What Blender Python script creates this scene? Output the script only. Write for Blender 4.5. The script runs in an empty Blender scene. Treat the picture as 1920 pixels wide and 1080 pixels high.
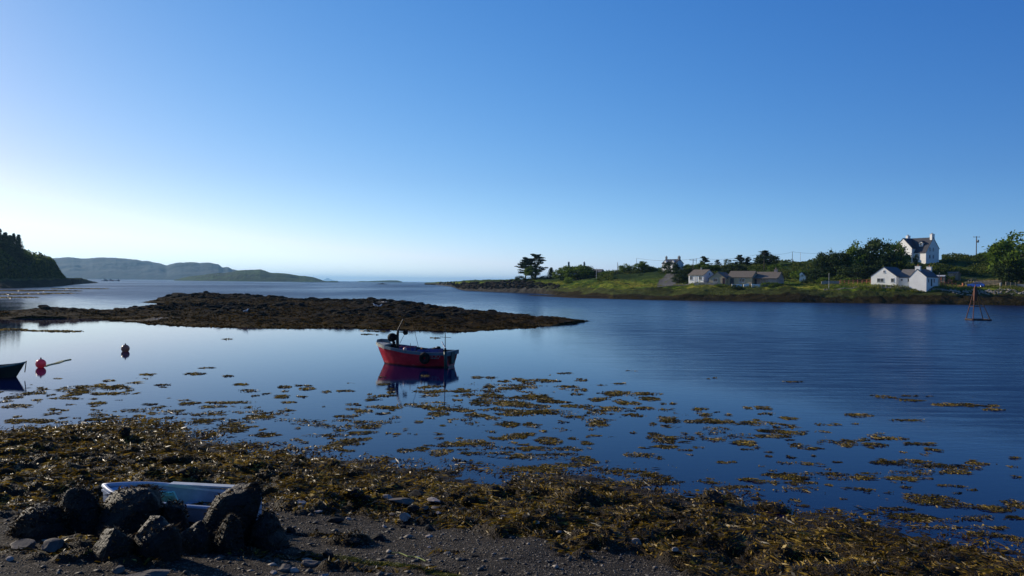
import bpy, bmesh, random, math, sys, os
import numpy as np
from mathutils import Matrix, Vector
R = math.radians
sc = bpy.context.scene
col = sc.collection
# ---------------------------------------------------------------- camera
FPX = 1350.0
CAMZ = 4.5
ca = bpy.data.cameras.new('Camera'); cam = bpy.data.objects.new('Camera', ca); col.objects.link(cam)
ca.lens = 36 * FPX / 1920; ca.sensor_width = 36; ca.clip_start = 0.1; ca.clip_end = 60000
MC = Matrix.Rotation(R(90 - 0.42), 3, 'X') @ Matrix.Rotation(R(0.6), 3, 'Z')
cam.matrix_world = Matrix.Translation((0, 0, CAMZ)) @ MC.to_4x4()
sc.camera = cam
# ---------------------------------------------------------------- light
SUN_AZ, SUN_EL = -60.0, 22.0       # azimuth from the view direction (+Y), negative = to the left
sa, se = R(SUN_AZ), R(SUN_EL)
SUND = Vector((math.sin(sa) * math.cos(se), math.cos(sa) * math.cos(se), math.sin(se)))
sl = bpy.data.lights.new('Sun', 'SUN'); sl.energy = 5.0; sl.angle = R(0.5); sl.color = (1.0, 0.88, 0.70)
so = bpy.data.objects.new('Sun', sl); col.objects.link(so)
so.rotation_euler = (-SUND).to_track_quat('-Z', 'Y').to_euler()
w = bpy.data.worlds.new('World'); sc.world = w; w.use_nodes = True
nt = w.node_tree; nt.nodes.clear()
sky = nt.nodes.new('ShaderNodeTexSky'); sky.sky_type = 'NISHITA'; sky.sun_disc = False
sky.sun_elevation = se; sky.sun_rotation = sa
sky.air_density = 0.7; sky.dust_density = 0.3; sky.ozone_density = 6.0
# deep, clear northern sky: each channel of the sky gets its own contrast and a wide brightening towards the sun
def wmath(op, a, b):
    n = nt.nodes.new('ShaderNodeMath'); n.operation = op
    for i, v in enumerate((a, b)):
        if isinstance(v, (int, float)): n.inputs[i].default_value = v
        else: nt.links.new(v, n.inputs[i])
    return n.outputs[0]
tcw = nt.nodes.new('ShaderNodeTexCoord')
dt = nt.nodes.new('ShaderNodeVectorMath'); dt.operation = 'DOT_PRODUCT'; dt.inputs[1].default_value = SUND
nt.links.new(tcw.outputs['Generated'], dt.inputs[0])
spz = nt.nodes.new('ShaderNodeSeparateXYZ'); nt.links.new(tcw.outputs['Generated'], spz.inputs[0])
spc = nt.nodes.new('ShaderNodeSeparateColor'); cbc = nt.nodes.new('ShaderNodeCombineColor'); chan = []
nt.links.new(sky.outputs[0], spc.inputs[0])
dq = wmath('SUBTRACT', dt.outputs['Value'], .45); dq = wmath('MINIMUM', wmath('MULTIPLY', dq, dq), .4)
for i, (a0, g0, m0) in enumerate(((.335, 1.248, .54), (-.120, .828, .36), (-.298, .399, .29))):
    lowk = wmath('ADD', wmath('MULTIPLY', wmath('SUBTRACT', 1.0, wmath('DIVIDE', wmath('MAXIMUM', spz.outputs[2], 0.0), .36)), (.46, .22, .20)[i]), 1.0)   # lighter towards the horizon, darker overhead
    lowk = wmath('MAXIMUM', lowk, .6)
    lowk = wmath('MULTIPLY', lowk, wmath('ADD', 1.0, wmath('MULTIPLY', wmath('MAXIMUM', wmath('SUBTRACT', 1.0, wmath('DIVIDE', wmath('MAXIMUM', spz.outputs[2], 0.0), .14)), 0.0), (.10, .20, .14)[i])))
    pw = wmath('POWER', wmath('MULTIPLY', spc.outputs[i], 0.1), g0)
    ex = wmath('POWER', math.e, wmath('ADD', wmath('ADD', wmath('MULTIPLY', dt.outputs['Value'], m0), a0 + (.03, .08, .12)[i]), wmath('MULTIPLY', dq, (-.75, -.65, -.35)[i])))
    chan.append(wmath('MULTIPLY', wmath('MULTIPLY', wmath('MULTIPLY', pw, ex), lowk), 10.0))
chan[1] = wmath('MINIMUM', chan[1], wmath('MULTIPLY', chan[2], .97))     # never warmer than white low down by the sun
chan[0] = wmath('MINIMUM', chan[0], wmath('MULTIPLY', chan[1], .86))
for i in range(3): nt.links.new(chan[i], cbc.inputs[i])
bg = nt.nodes.new('ShaderNodeBackground'); bg.inputs[1].default_value = 0.1
ow = nt.nodes.new('ShaderNodeOutputWorld')
nt.links.new(cbc.outputs[0], bg.inputs[0]); nt.links.new(bg.outputs[0], ow.inputs[0])
sc.view_settings.view_transform = 'Standard'; sc.view_settings.look = 'None'
sc.view_settings.exposure = 0.0; sc.view_settings.gamma = 1
sc.render.engine = 'CYCLES'
sc.cycles.use_denoising = True
# ---------------------------------------------------------------- helpers
def ray(px, py):
    return MC @ Vector(((px - 960) / FPX, -(py - 540) / FPX, -1.0))
def P(px, py, z=0.0):
    """point of the horizontal plane z seen at pixel (px, py) of the 1920 px photograph"""
    d = ray(px, py); t = (z - CAMZ) / d.z
    return (d.x * t, d.y * t, z)
def D(px, py, y):
    """point at depth y seen at pixel (px, py)"""
    d = ray(px, py); t = y / d.y
    return (d.x * t, y, CAMZ + d.z * t)
class NT:
    def __init__(s, name, disp=False):
        s.m = bpy.data.materials.new(name); s.m.use_nodes = True; s.t = s.m.node_tree; s.t.nodes.clear()
        s.out = s.n('ShaderNodeOutputMaterial')
    def n(s, ty, **k):
        nd = s.t.nodes.new(ty)
        for a, v in k.items(): setattr(nd, a, v)
        return nd
    def l(s, a, b): s.t.links.new(a, b)
    def set(s, sock, v):
        if hasattr(v, 'is_linked') or isinstance(v, bpy.types.NodeSocket): s.l(v, sock)
        elif isinstance(v, (tuple, list)) and len(v) == 3 and sock.type == 'RGBA': sock.default_value = (*v, 1)
        else: sock.default_value = v
    def math(s, op, a, b=0.0, clamp=False):
        nd = s.n('ShaderNodeMath', operation=op, use_clamp=clamp); s.set(nd.inputs[0], a); s.set(nd.inputs[1], b); return nd.outputs[0]
    def coord(s, kind='Object', scale=(1, 1, 1), rot=(0, 0, 0)):
        tc = s.n('ShaderNodeTexCoord'); mp = s.n('ShaderNodeMapping'); s.l(tc.outputs[kind], mp.inputs[0])
        mp.inputs['Scale'].default_value = scale; mp.inputs['Rotation'].default_value = rot; return mp.outputs[0]
    def pos(s, scale=(1, 1, 1), rot=(0, 0, 0)):
        g = s.n('ShaderNodeNewGeometry'); mp = s.n('ShaderNodeMapping'); s.l(g.outputs['Position'], mp.inputs[0])
        mp.inputs['Scale'].default_value = scale; mp.inputs['Rotation'].default_value = rot; return mp.outputs[0]
    def noise(s, v, scale, detail=4.0, rough=.55, dist=0.0):
        nd = s.n('ShaderNodeTexNoise'); s.l(v, nd.inputs['Vector']); nd.inputs['Scale'].default_value = scale
        nd.inputs['Detail'].default_value = detail; nd.inputs['Roughness'].default_value = rough; nd.inputs['Distortion'].default_value = dist
        return nd.outputs[0]
    def ramp(s, f, pts, interp='LINEAR'):
        nd = s.n('ShaderNodeValToRGB'); s.set(nd.inputs[0], f); cr = nd.color_ramp; cr.interpolation = interp
        while len(cr.elements) < len(pts): cr.elements.new(0.5)
        for e, (p, c) in zip(cr.elements, pts):
            e.position = p; e.color = (*c, 1) if isinstance(c, (tuple, list)) else (c, c, c, 1)
        return nd.outputs[0]
    def mix(s, f, a, b):
        nd = s.n('ShaderNodeMix', data_type='RGBA'); s.set(nd.inputs[0], f); s.set(nd.inputs[6], a); s.set(nd.inputs[7], b); return nd.outputs[2]
    def smooth(s, v, a, b):
        nd = s.n('ShaderNodeMapRange', interpolation_type='SMOOTHSTEP'); s.set(nd.inputs[0], v); nd.inputs[1].default_value = a; nd.inputs[2].default_value = b; return nd.outputs[0]
    def bump(s, h, strength=.5, dist=.05, normal=None):
        nd = s.n('ShaderNodeBump'); s.set(nd.inputs['Strength'], strength); s.set(nd.inputs['Distance'], dist); s.set(nd.inputs['Height'], h)
        if normal is not None: s.l(normal, nd.inputs['Normal'])
        return nd.outputs[0]
    def bsdf(s, color, rough=.6, normal=None, **k):
        b = s.n('ShaderNodeBsdfPrincipled'); s.set(b.inputs['Base Color'], color); s.set(b.inputs['Roughness'], rough)
        for a, v in k.items(): s.set(b.inputs[a.replace('_', ' ')], v)
        if normal is not None: s.l(normal, b.inputs['Normal'])
        s.l(b.outputs[0], s.out.inputs[0]); return b
def flat_mat(name, c, rough=.6, var=.25, scale=6.0, metallic=0.0, bump=.15, spec=.5):
    """painted or plain surface with a little uneven wear"""
    t = NT(name); v = t.coord(); n = t.noise(v, scale, 5); n2 = t.noise(v, scale * 7, 3)
    f = t.math('ADD', t.math('MULTIPLY', n, .7), t.math('MULTIPLY', n2, .3))
    lo = tuple(x * (1 - var) for x in c); hi = tuple(min(1, x * (1 + var)) for x in c)
    t.bsdf(t.ramp(f, ((.3, lo), (.7, hi))), rough, t.bump(n2, bump, .01), Metallic=metallic, Specular_IOR_Level=spec)
    return t.m
# --- numpy noise
_rng = np.random.default_rng(7)
_perm = _rng.random((256, 256))
def vnoise(x, y):
    xi = np.floor(x).astype(int); yi = np.floor(y).astype(int); fx = x - xi; fy = y - yi
    fx = fx * fx * (3 - 2 * fx); fy = fy * fy * (3 - 2 * fy)
    a = _perm[xi & 255, yi & 255]; b = _perm[(xi + 1) & 255, yi & 255]; c = _perm[xi & 255, (yi + 1) & 255]; d = _perm[(xi + 1) & 255, (yi + 1) & 255]
    return (a * (1 - fx) + b * fx) * (1 - fy) + (c * (1 - fx) + d * fx) * fy
def fbm(x, y, o=4, ox=0.0, r=.5):
    s = 0; a = 1.0; t = 0
    for i in range(o):
        s = s + a * (vnoise(x * 2 ** i + ox + 17 * i, y * 2 ** i + 31 * i + ox) - .5); t += a; a *= r
    return s / t * 2
def sstep(a, b, x):
    t = np.clip((x - a) / (b - a), 0, 1); return t * t * (3 - 2 * t)
# --- meshes
def link(name, me, mat=None, parent=None, loc=None, smooth=False):
    o = bpy.data.objects.new(name, me); col.objects.link(o)
    if mat: me.materials.append(mat)
    if parent: o.parent = parent
    if loc is not None: o.location = loc
    if smooth: me.polygons.foreach_set('use_smooth', [True] * len(me.polygons))
    return o
def np_mesh(name, V, F, n=4):
    """mesh from arrays: V (k,3), F (m,n)"""
    me = bpy.data.meshes.new(name); V = np.asarray(V, np.float32); F = np.asarray(F, np.int32)
    me.vertices.add(len(V)); me.vertices.foreach_set('co', V.ravel())
    me.loops.add(F.size); me.loops.foreach_set('vertex_index', F.ravel())
    me.polygons.add(len(F)); me.polygons.foreach_set('loop_start', np.arange(len(F), dtype=np.int32) * n)
    me.polygons.foreach_set('loop_total', np.full(len(F), n, np.int32))
    me.update(calc_edges=True); me.validate(); return me
def grid_mesh(name, X, Y, Z):
    h, w_ = X.shape; V = np.stack([X, Y, Z], -1).reshape(-1, 3)
    i = (np.arange(h - 1)[:, None] * w_ + np.arange(w_ - 1)[None]).ravel()
    return np_mesh(name, V, np.stack([i, i + 1, i + w_ + 1, i + w_], 1))
def quads(name, C, U, W):
    """leaf quads (diamonds): centre C, long half axis U, wide half axis W"""
    V = np.stack([C - U, C + W * 1.0 - U * .15, C + U, C - W + U * .1], 1).reshape(-1, 3)
    return np_mesh(name, V, np.arange(len(V)).reshape(-1, 4))
def randvec(rng, n):
    v = rng.normal(size=(n, 3)); return v / np.linalg.norm(v, axis=1, keepdims=True)
class MB:
    """collects shapes, builds one mesh object"""
    def __init__(s): s.v = []; s.f = []
    def add(s, vs, fs):
        k = len(s.v); s.v += [tuple(v) for v in vs]; s.f += [tuple(i + k for i in f) for f in fs]; return s
    def box(s, x0, x1, y0, y1, z0, z1):
        return s.add([(x0, y0, z0), (x1, y0, z0), (x1, y1, z0), (x0, y1, z0), (x0, y0, z1), (x1, y0, z1), (x1, y1, z1), (x0, y1, z1)],
                     [(0, 3, 2, 1), (4, 5, 6, 7), (0, 1, 5, 4), (1, 2, 6, 5), (2, 3, 7, 6), (3, 0, 4, 7)])
    def prism(s, poly, axis, a, b):
        """polygon (2D list) extruded along axis 0/1/2 from a to b"""
        n = len(poly)
        def p3(q, t): return {0: (t, q[0], q[1]), 1: (q[0], t, q[1]), 2: (q[0], q[1], t)}[axis]
        return s.add([p3(q, a) for q in poly] + [p3(q, b) for q in poly],
                     [tuple(range(n - 1, -1, -1)), tuple(range(n, 2 * n))] + [(i, (i + 1) % n, n + (i + 1) % n, n + i) for i in range(n)])
    def tube(s, pts, rad, n=8, cap=True):
        pts = [Vector(p) for p in pts]; rs = rad if isinstance(rad, (list, tuple)) else [rad] * len(pts); vs = []; fs = []
        up = Vector((0, 0, 1)); d0 = (pts[1] - pts[0]).normalized()
        if abs(d0.z) > .9: up = Vector((1, 0, 0))
        for i, p in enumerate(pts):
            d = (pts[min(i + 1, len(pts) - 1)] - pts[max(i - 1, 0)]).normalized(); a = d.cross(up).normalized(); b = a.cross(d)
            for k in range(n):
                t = 2 * math.pi * k / n; vs.append(p + (a * math.cos(t) + b * math.sin(t)) * rs[i])
        for i in range(len(pts) - 1):
            for k in range(n): fs.append((i * n + k, i * n + (k + 1) % n, (i + 1) * n + (k + 1) % n, (i + 1) * n + k))
        if cap: fs.append(tuple(range(n - 1, -1, -1))); m = (len(pts) - 1) * n; fs.append(tuple(range(m, m + n)))
        return s.add(vs, fs)
    def ball(s, c, r, n=12, m=8, sq=(1, 1, 1), jit=0, seed=1):
        rg = np.random.default_rng(seed); vs = [(c[0], c[1], c[2] - r * sq[2])]
        for i in range(1, m):
            ph = math.pi * i / m
            for k in range(n):
                t = 2 * math.pi * k / n; q = r * (1 + jit * rg.uniform(-1, 1))
                vs.append((c[0] + q * sq[0] * math.sin(ph) * math.cos(t), c[1] + q * sq[1] * math.sin(ph) * math.sin(t), c[2] - q * sq[2] * math.cos(ph)))
        vs.append((c[0], c[1], c[2] + r * sq[2])); fs = [(0, 1 + (k + 1) % n, 1 + k) for k in range(n)]
        for i in range(m - 2):
            for k in range(n): a = 1 + i * n + k; b = 1 + i * n + (k + 1) % n; fs.append((a, b, b + n, a + n))
        L = len(vs) - 1; fs += [(1 + (m - 2) * n + k, 1 + (m - 2) * n + (k + 1) % n, L) for k in range(n)]
        return s.add(vs, fs)
    def lathe(s, c, prof, n=16, axis=2):
        vs = []; k = len(prof)
        for j in range(n):
            t = 2 * math.pi * j / n
            for r, h in prof:
                q = (r * math.cos(t), r * math.sin(t), h)
                if axis == 0: q = (q[2], q[0], q[1])
                if axis == 1: q = (q[0], q[2], q[1])
                vs.append((c[0] + q[0], c[1] + q[1], c[2] + q[2]))
        return s.add(vs, [(j * k + i, ((j + 1) % n) * k + i, ((j + 1) % n) * k + i + 1, j * k + i + 1) for j in range(n) for i in range(k - 1)])
    def build(s, name, mat, parent=None, smooth=False, bevel=0):
        me = bpy.data.meshes.new(name); me.from_pydata(s.v, [], s.f); me.update()
        bm = bmesh.new(); bm.from_mesh(me)
        if bevel: bmesh.ops.bevel(bm, geom=[e for e in bm.edges], offset=bevel, segments=2, affect='EDGES', profile=.6)
        bmesh.ops.recalc_face_normals(bm, faces=bm.faces); bm.to_mesh(me); bm.free()
        o = link(name, me, mat, parent)
        if smooth:
            me.polygons.foreach_set('use_smooth', [True] * len(me.polygons))
            if bevel == 0 and smooth != 'all':
                for e in (): pass
        return o
def empty(name, loc, rz=0.0, label=None, cat=None, group=None, rot=None):
    o = bpy.data.objects.new(name, None); o.empty_display_size = .3; col.objects.link(o); o.location = loc
    o.rotation_euler = rot if rot else (0, 0, rz)
    if label: tag(o, label, cat, group)
    return o
def tag(o, label=None, cat=None, group=None, kind=None):
    if label: o['label'] = label
    if cat: o['category'] = cat
    if group: o['group'] = group
    if kind: o['kind'] = kind
    return o
# ---------------------------------------------------------------- water
HORIZ = 32000.0
WAVE_HI, WAVE_LO = 0.035, 0.003
def water_mat():
    t = NT('water')
    g = t.n('ShaderNodeNewGeometry'); sep = t.n('ShaderNodeSeparateXYZ'); t.l(g.outputs['Position'], sep.inputs[0])
    X, Y = sep.outputs[0], sep.outputs[1]
    big = t.noise(t.pos((1, .45, 1)), .035, 3)
    mid = t.noise(t.pos((1, .3, 1)), .012, 3)
    # breeze line: calm water in the lee of the beach, ripples to the right of it and beyond the reef
    edge = t.math('ADD', t.math('MULTIPLY', t.math('SUBTRACT', big, .5), 16.0), t.math('MULTIPLY', t.math('MAXIMUM', t.math('SUBTRACT', 35.0, Y), 0.0), -.45))
    side = t.smooth(t.math('ADD', X, edge), 0.0, 15.0)
    far = t.smooth(t.math('ADD', Y, t.math('ADD', t.math('MULTIPLY', t.math('SUBTRACT', big, .5), 90.0), t.math('MULTIPLY', X, .35))), 70, 150)
    m = t.math('MAXIMUM', side, far)
    m = t.math('MULTIPLY', m, t.ramp(mid, ((.36, .62), (.6, 1.0))))
    a = t.noise(t.pos((1.0, 2.6, 1), (0, 0, R(-6))), 1.5, 3, .55)
    b = t.noise(t.pos((1.0, 3.2, 1), (0, 0, R(8))), 5.0, 2, .5)
    st = t.noise(t.pos((.25, 3.0, 1), (0, 0, R(-3))), .55, 4, .6)
    s2 = t.noise(t.pos((.35, 5.0, 1), (0, 0, R(-5))), 1.6, 3, .6)
    h = t.math('ADD', t.math('MULTIPLY', a, .6), t.math('MULTIPLY', b, .22))
    amp = t.math('ADD', t.math('MULTIPLY', m, WAVE_HI), WAVE_LO)
    nrm = t.bump(h, 1.0, amp)
    streak = t.ramp(t.math('ADD', t.math('MULTIPLY', st, .55), t.math('MULTIPLY', s2, .45)), ((.40, .6), (.60, 1.35)))
    dist = t.math('ADD', t.math('ADD', t.math('MULTIPLY', t.smooth(Y, 45, 110), -.12), t.math('MULTIPLY', t.smooth(Y, 130, 260), .09)), .44)
    rough = t.math('ADD', t.math('MULTIPLY', t.math('MULTIPLY', m, dist), streak), .02)
    t.bsdf((.0004, .003, .034), rough, nrm, IOR=1.22, Specular_Tint=(.84, .98, 1.2, 1))
    return t.m
M = {}
M['water'] = water_mat()
ys = np.concatenate([np.linspace(-40, 200, 25), np.geomspace(230, HORIZ, 34)])
Xw, Yw = np.meshgrid(np.linspace(-1, 1, 41), ys); Xw = Xw * (300 + 1.2 * np.abs(Yw))
wat = link('sea_water', grid_mesh('sea_water', Xw, Yw, Xw * 0), M['water'])
tag(wat, 'blue sea inlet, calm near the beach and rippled farther out', None, None, 'structure')
# ---------------------------------------------------------------- polygons and distances
def seg_dist(X, Y, pts, closed=True):
    """distance to a polyline, and the position along it"""
    best = np.full(X.shape, 1e9); tt = np.zeros(X.shape); n = len(pts)
    for i in range(n if closed else n - 1):
        ax, ay = pts[i][:2]; bx, by = pts[(i + 1) % n][:2]; L = (bx - ax) ** 2 + (by - ay) ** 2 + 1e-9
        t = np.clip(((X - ax) * (bx - ax) + (Y - ay) * (by - ay)) / L, 0, 1)
        d = np.hypot(X - ax - t * (bx - ax), Y - ay - t * (by - ay)); k = d < best
        best = np.where(k, d, best); tt = np.where(k, i + t, tt)
    return best, tt
def inside(X, Y, pts):
    c = np.zeros(X.shape, bool); n = len(pts)
    for i in range(n):
        ax, ay = pts[i][:2]; bx, by = pts[(i + 1) % n][:2]
        if ay == by: continue
        c ^= ((ay > Y) != (by > Y)) & (X < (bx - ax) * (Y - ay) / (by - ay) + ax)
    return c
def sdf(X, Y, pts):
    d, _ = seg_dist(X, Y, pts); return np.where(inside(X, Y, pts), d, -d)
def attr(me, name, vals):
    a = me.attributes.new(name, 'FLOAT', 'POINT'); a.data.foreach_set('value', np.asarray(vals, np.float32).ravel())
def attrnode(t, name):
    n = t.n('ShaderNodeAttribute', attribute_name=name); return n.outputs['Fac']
def bilin(Zg, xs, ys_, x, y):
    i = np.clip((np.asarray(x) - xs[0]) / (xs[1] - xs[0]), 0, len(xs) - 1.001); j = np.clip((np.asarray(y) - ys_[0]) / (ys_[1] - ys_[0]), 0, len(ys_) - 1.001)
    i0 = np.floor(i).astype(int); j0 = np.floor(j).astype(int); fi = i - i0; fj = j - j0
    return (Zg[j0, i0] * (1 - fi) + Zg[j0, i0 + 1] * fi) * (1 - fj) + (Zg[j0 + 1, i0] * (1 - fi) + Zg[j0 + 1, i0 + 1] * fi) * fj
# ---------------------------------------------------------------- near beach
SHORE = [P(-900, 800), P(-300, 812), P(0, 815), P(110, 803), P(230, 792), P(330, 815), P(400, 830), P(480, 850), P(560, 856), P(620, 866), P(700, 870), P(780, 882), P(850, 885),
         P(900, 905), P(960, 902), P(1030, 895), P(1100, 893), P(1180, 905), P(1240, 925), P(1300, 935), P(1360, 935), P(1440, 968), P(1560, 972), P(1660, 995), P(1760, 1012), P(1860, 1035), P(1920, 1045), P(2300, 1120)]
SHORE = [(p[0], p[1]) for p in SHORE]
SHP = SHORE + [(30, 5), (45, -25), (-60, -25), (-60, SHORE[0][1])]
GRAV = [(P(a, b, .8)[0], P(a, b, .8)[1]) for a, b in ((505, 938), (600, 945), (700, 948), (760, 950), (850, 968), (930, 985), (1000, 992), (1100, 1018), (1200, 1034), (1300, 1048), (1390, 1058), (1405, 1130))] + [(6, 2), (-9, 2)] + [(P(a, b, .8)[0], P(a, b, .8)[1]) for a, b in ((-120, 1120), (-80, 1005), (60, 1015), (300, 1015), (420, 985))]
bx = np.arange(-34, 22.01, .06); by = np.arange(-6, 27, .06)
BX, BY = np.meshgrid(bx, by)
bs = sdf(BX, BY, SHP)
gm = sdf(BX, BY, GRAV) + fbm(BX * .9, BY * .9, 4, 3.3) * .9 + fbm(BX * 4, BY * 4, 3, 1.3) * .25
WEEDB = [(530, 1022, .75, .25), (660, 1050, .5, .12), (760, 1056, .7, .08), (430, 1070, .0, .1), (130, 1062, .55, .35), (10, 1070, .3, .2), (250, 1078, .3, .15), (650, 975, .35, .2), (590, 962, .4, .12), (840, 1000, .25, .1)]
weed = sstep(.15, -.15, gm)
for a, b, rx, ry in WEEDB:
    q = P(a, b, 1.1)
    if rx: weed = np.maximum(weed, sstep(1.15, .75, np.hypot((BX - q[0]) / rx, (BY - q[1]) / ry) + fbm(BX * 5, BY * 5, 3, 9) * .5))
weed = np.maximum(weed, sstep(.3, -.1, bs))
BZ = np.where(bs < 0, .085 * bs, np.where(bs < 9.5, .105 * bs + .0038 * bs ** 2, .105 * 9.5 + .0038 * 90.25 + .28 * (bs - 9.5)))
BZ = np.minimum(BZ, 2.9 + .02 * bs)
near = sstep(-3, 1.0, bs)
lump = fbm(BX * 1.1, BY * 1.25, 4, 5.5, .6); lump2 = np.abs(fbm(BX * 2.6, BY * 3.0, 3, 8.8))
BZ = BZ + weed * near * ((.06 + .20 * sstep(0, 2.5, bs)) * lump + (.05 + .15 * sstep(0, 2.5, bs)) * (.4 - lump2) + fbm(BX * 9, BY * 9, 3, 2.2) * .045) + (1 - weed) * (fbm(BX * 1.6, BY * 1.6, 4, 1.1) * .035 + fbm(BX * 14, BY * 14, 2, 4.4) * .012)
def terr(x, y): return bilin(BZ, bx, by, x, y)
def weedat(x, y): return bilin(weed, bx, by, x, y)
def bs_at(x, y): return bilin(bs, bx, by, x, y)
def PG(px, py):
    """point of the beach seen at the pixel"""
    z = .8
    for _ in range(12):
        q = P(px, py, z); z = .5 * z + .5 * float(terr(q[0], q[1]))
    return Vector((q[0], q[1], z))
def beach_mat():
    t = NT('gravel_and_weed'); v = t.pos(); wd = attrnode(t, 'weed')
    g1 = t.n('ShaderNodeTexVoronoi'); t.l(t.pos(), g1.inputs['Vector']); g1.inputs['Scale'].default_value = 38
    sp = t.n('ShaderNodeSeparateColor'); t.l(g1.outputs['Color'], sp.inputs[0])
    n1 = t.noise(v, 1.2, 5); n2 = t.noise(v, 60, 3)
    peb = t.ramp(sp.outputs[0], ((0, (.012, .010, .008)), (.55, (.034, .028, .021)), (.88, (.075, .060, .044)), (1, (.22, .18, .13))))
    grav = t.mix(t.math('MULTIPLY', n1, .5), peb, t.ramp(n2, ((.3, (.011, .009, .007)), (.7, (.042, .034, .025)))))
    wn = t.noise(v, 7, 5, .65); wn2 = t.noise(v, 45, 3, .6)
    wc = t.ramp(t.math('ADD', t.math('MULTIPLY', wn, .5), t.math('MULTIPLY', wn2, .5)), ((.3, (.006, .005, .003)), (.5, (.022, .014, .005)), (.7, (.06, .034, .008))))
    c = t.mix(wd, grav, wc)
    hgt = t.math('ADD', t.math('MULTIPLY', g1.outputs['Distance'], 1.0), t.math('MULTIPLY', wn2, 1.2))
    t.bsdf(c, t.ramp(wd, ((0, .9), (1, .6))), t.bump(hgt, .9, .02), Specular_IOR_Level=.12)
    return t.m
M['beach'] = beach_mat()
bm_ = grid_mesh('beach', BX, BY, BZ); attr(bm_, 'weed', weed)
beach = link('beach', bm_, M['beach'], smooth=True); tag(beach, None, None, None, 'structure')
# ---------------------------------------------------------------- seaweed
def weed_mat(name, cols, rough=.45, spec=.26):
    t = NT(name); v = t.pos(); a = attrnode(t, 'tone')
    n = t.noise(v, 1.3, 4, .6); n2 = t.noise(v, 9, 3, .6)
    n3 = t.noise(v, .45, 3, .5); f = t.math('ADD', t.math('ADD', t.math('ADD', t.math('MULTIPLY', n, .6), t.math('MULTIPLY', n2, .35)), t.math('MULTIPLY', a, .32)), t.math('MULTIPLY', n3, .3))
    c = t.ramp(f, tuple(zip((.62, .76, .88, 1.0), cols)))
    b = t.bsdf(c, rough, None, Specular_IOR_Level=spec)
    tr = t.n('ShaderNodeBsdfTranslucent'); t.l(c, tr.inputs[0]); mx = t.n('ShaderNodeMixShader'); mx.inputs[0].default_value = .3
    t.l(b.outputs[0], mx.inputs[1]); t.l(tr.outputs[0], mx.inputs[2]); t.l(mx.outputs[0], t.out.inputs[0]); return t.m
M['weed'] = weed_mat('wet_bladder_wrack', ((.011, .008, .002), (.065, .040, .005), (.22, .135, .014), (.44, .29, .045)))
def weed_quads(name, rng, x, y, z, ln, wd, flat=.55):
    n = len(x); C = np.stack([x, y, z], 1); U = randvec(rng, n); lg_ = rng.random(n) < .4; ln = np.asarray(ln) * np.where(lg_, 2.3, .85); wd = np.asarray(wd) * np.where(lg_, .55, 1.0)
    th = fbm(np.asarray(x) * .7, np.asarray(y) * .7, 2, 5.5) * 5; U[lg_, 0] = np.cos(th[lg_]) + U[lg_, 0] * .45; U[lg_, 1] = np.sin(th[lg_]) + U[lg_, 1] * .45; U[lg_, 2] *= .5; U[:, 2] *= flat; U /= np.linalg.norm(U, axis=1, keepdims=True)
    T = randvec(rng, n); W = np.cross(U, T); W /= np.linalg.norm(W, axis=1, keepdims=True) + 1e-9
    s = (.42 + rng.gamma(2.2, .26, n)).clip(.4, 1.9)[:, None]; me = quads(name, C, U * s * np.reshape(ln, (-1, 1)), W * s * np.reshape(wd, (-1, 1)))
    attr(me, 'tone', np.repeat(rng.random(n), 4)); return me
rg = np.random.default_rng(11)
n = 720000; wx = rg.uniform(-22, 15, n); wy = rg.uniform(5.5, 25.5, n)
wk = weedat(wx, wy); wz = terr(wx, wy)
clump = fbm(wx * 3.2, wy * 3.2, 3, 6.1)
keep = (rg.random(n) < wk * (.55 + .6 * clump)) & (wz > -.045 - .05 * rg.random(n)) & ((bs_at(wx, wy) > .9) | (rg.random(n) < .35 + .9 * fbm(wx * 1.4, wy * 1.9, 4, 7.7))) & (np.abs(wx) < wy * .78 + 2)
wx, wy, wz = wx[keep], wy[keep], wz[keep]
wz = np.maximum(wz, -.01) + rg.uniform(0, .035, len(wx)) + np.maximum(fbm(wx * 3.2, wy * 3.2, 3, 6.1), 0) * .05
sc_ = .8 + wy / 22
me = weed_quads('beach_seaweed', rg, wx, wy, wz, .027 * sc_, .0105 * sc_)
o = link('beach_seaweed', me, M['weed']); tag(o, 'brown bladder wrack heaped over the shore along the waterline', 'seaweed', None, 'stuff')
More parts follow.
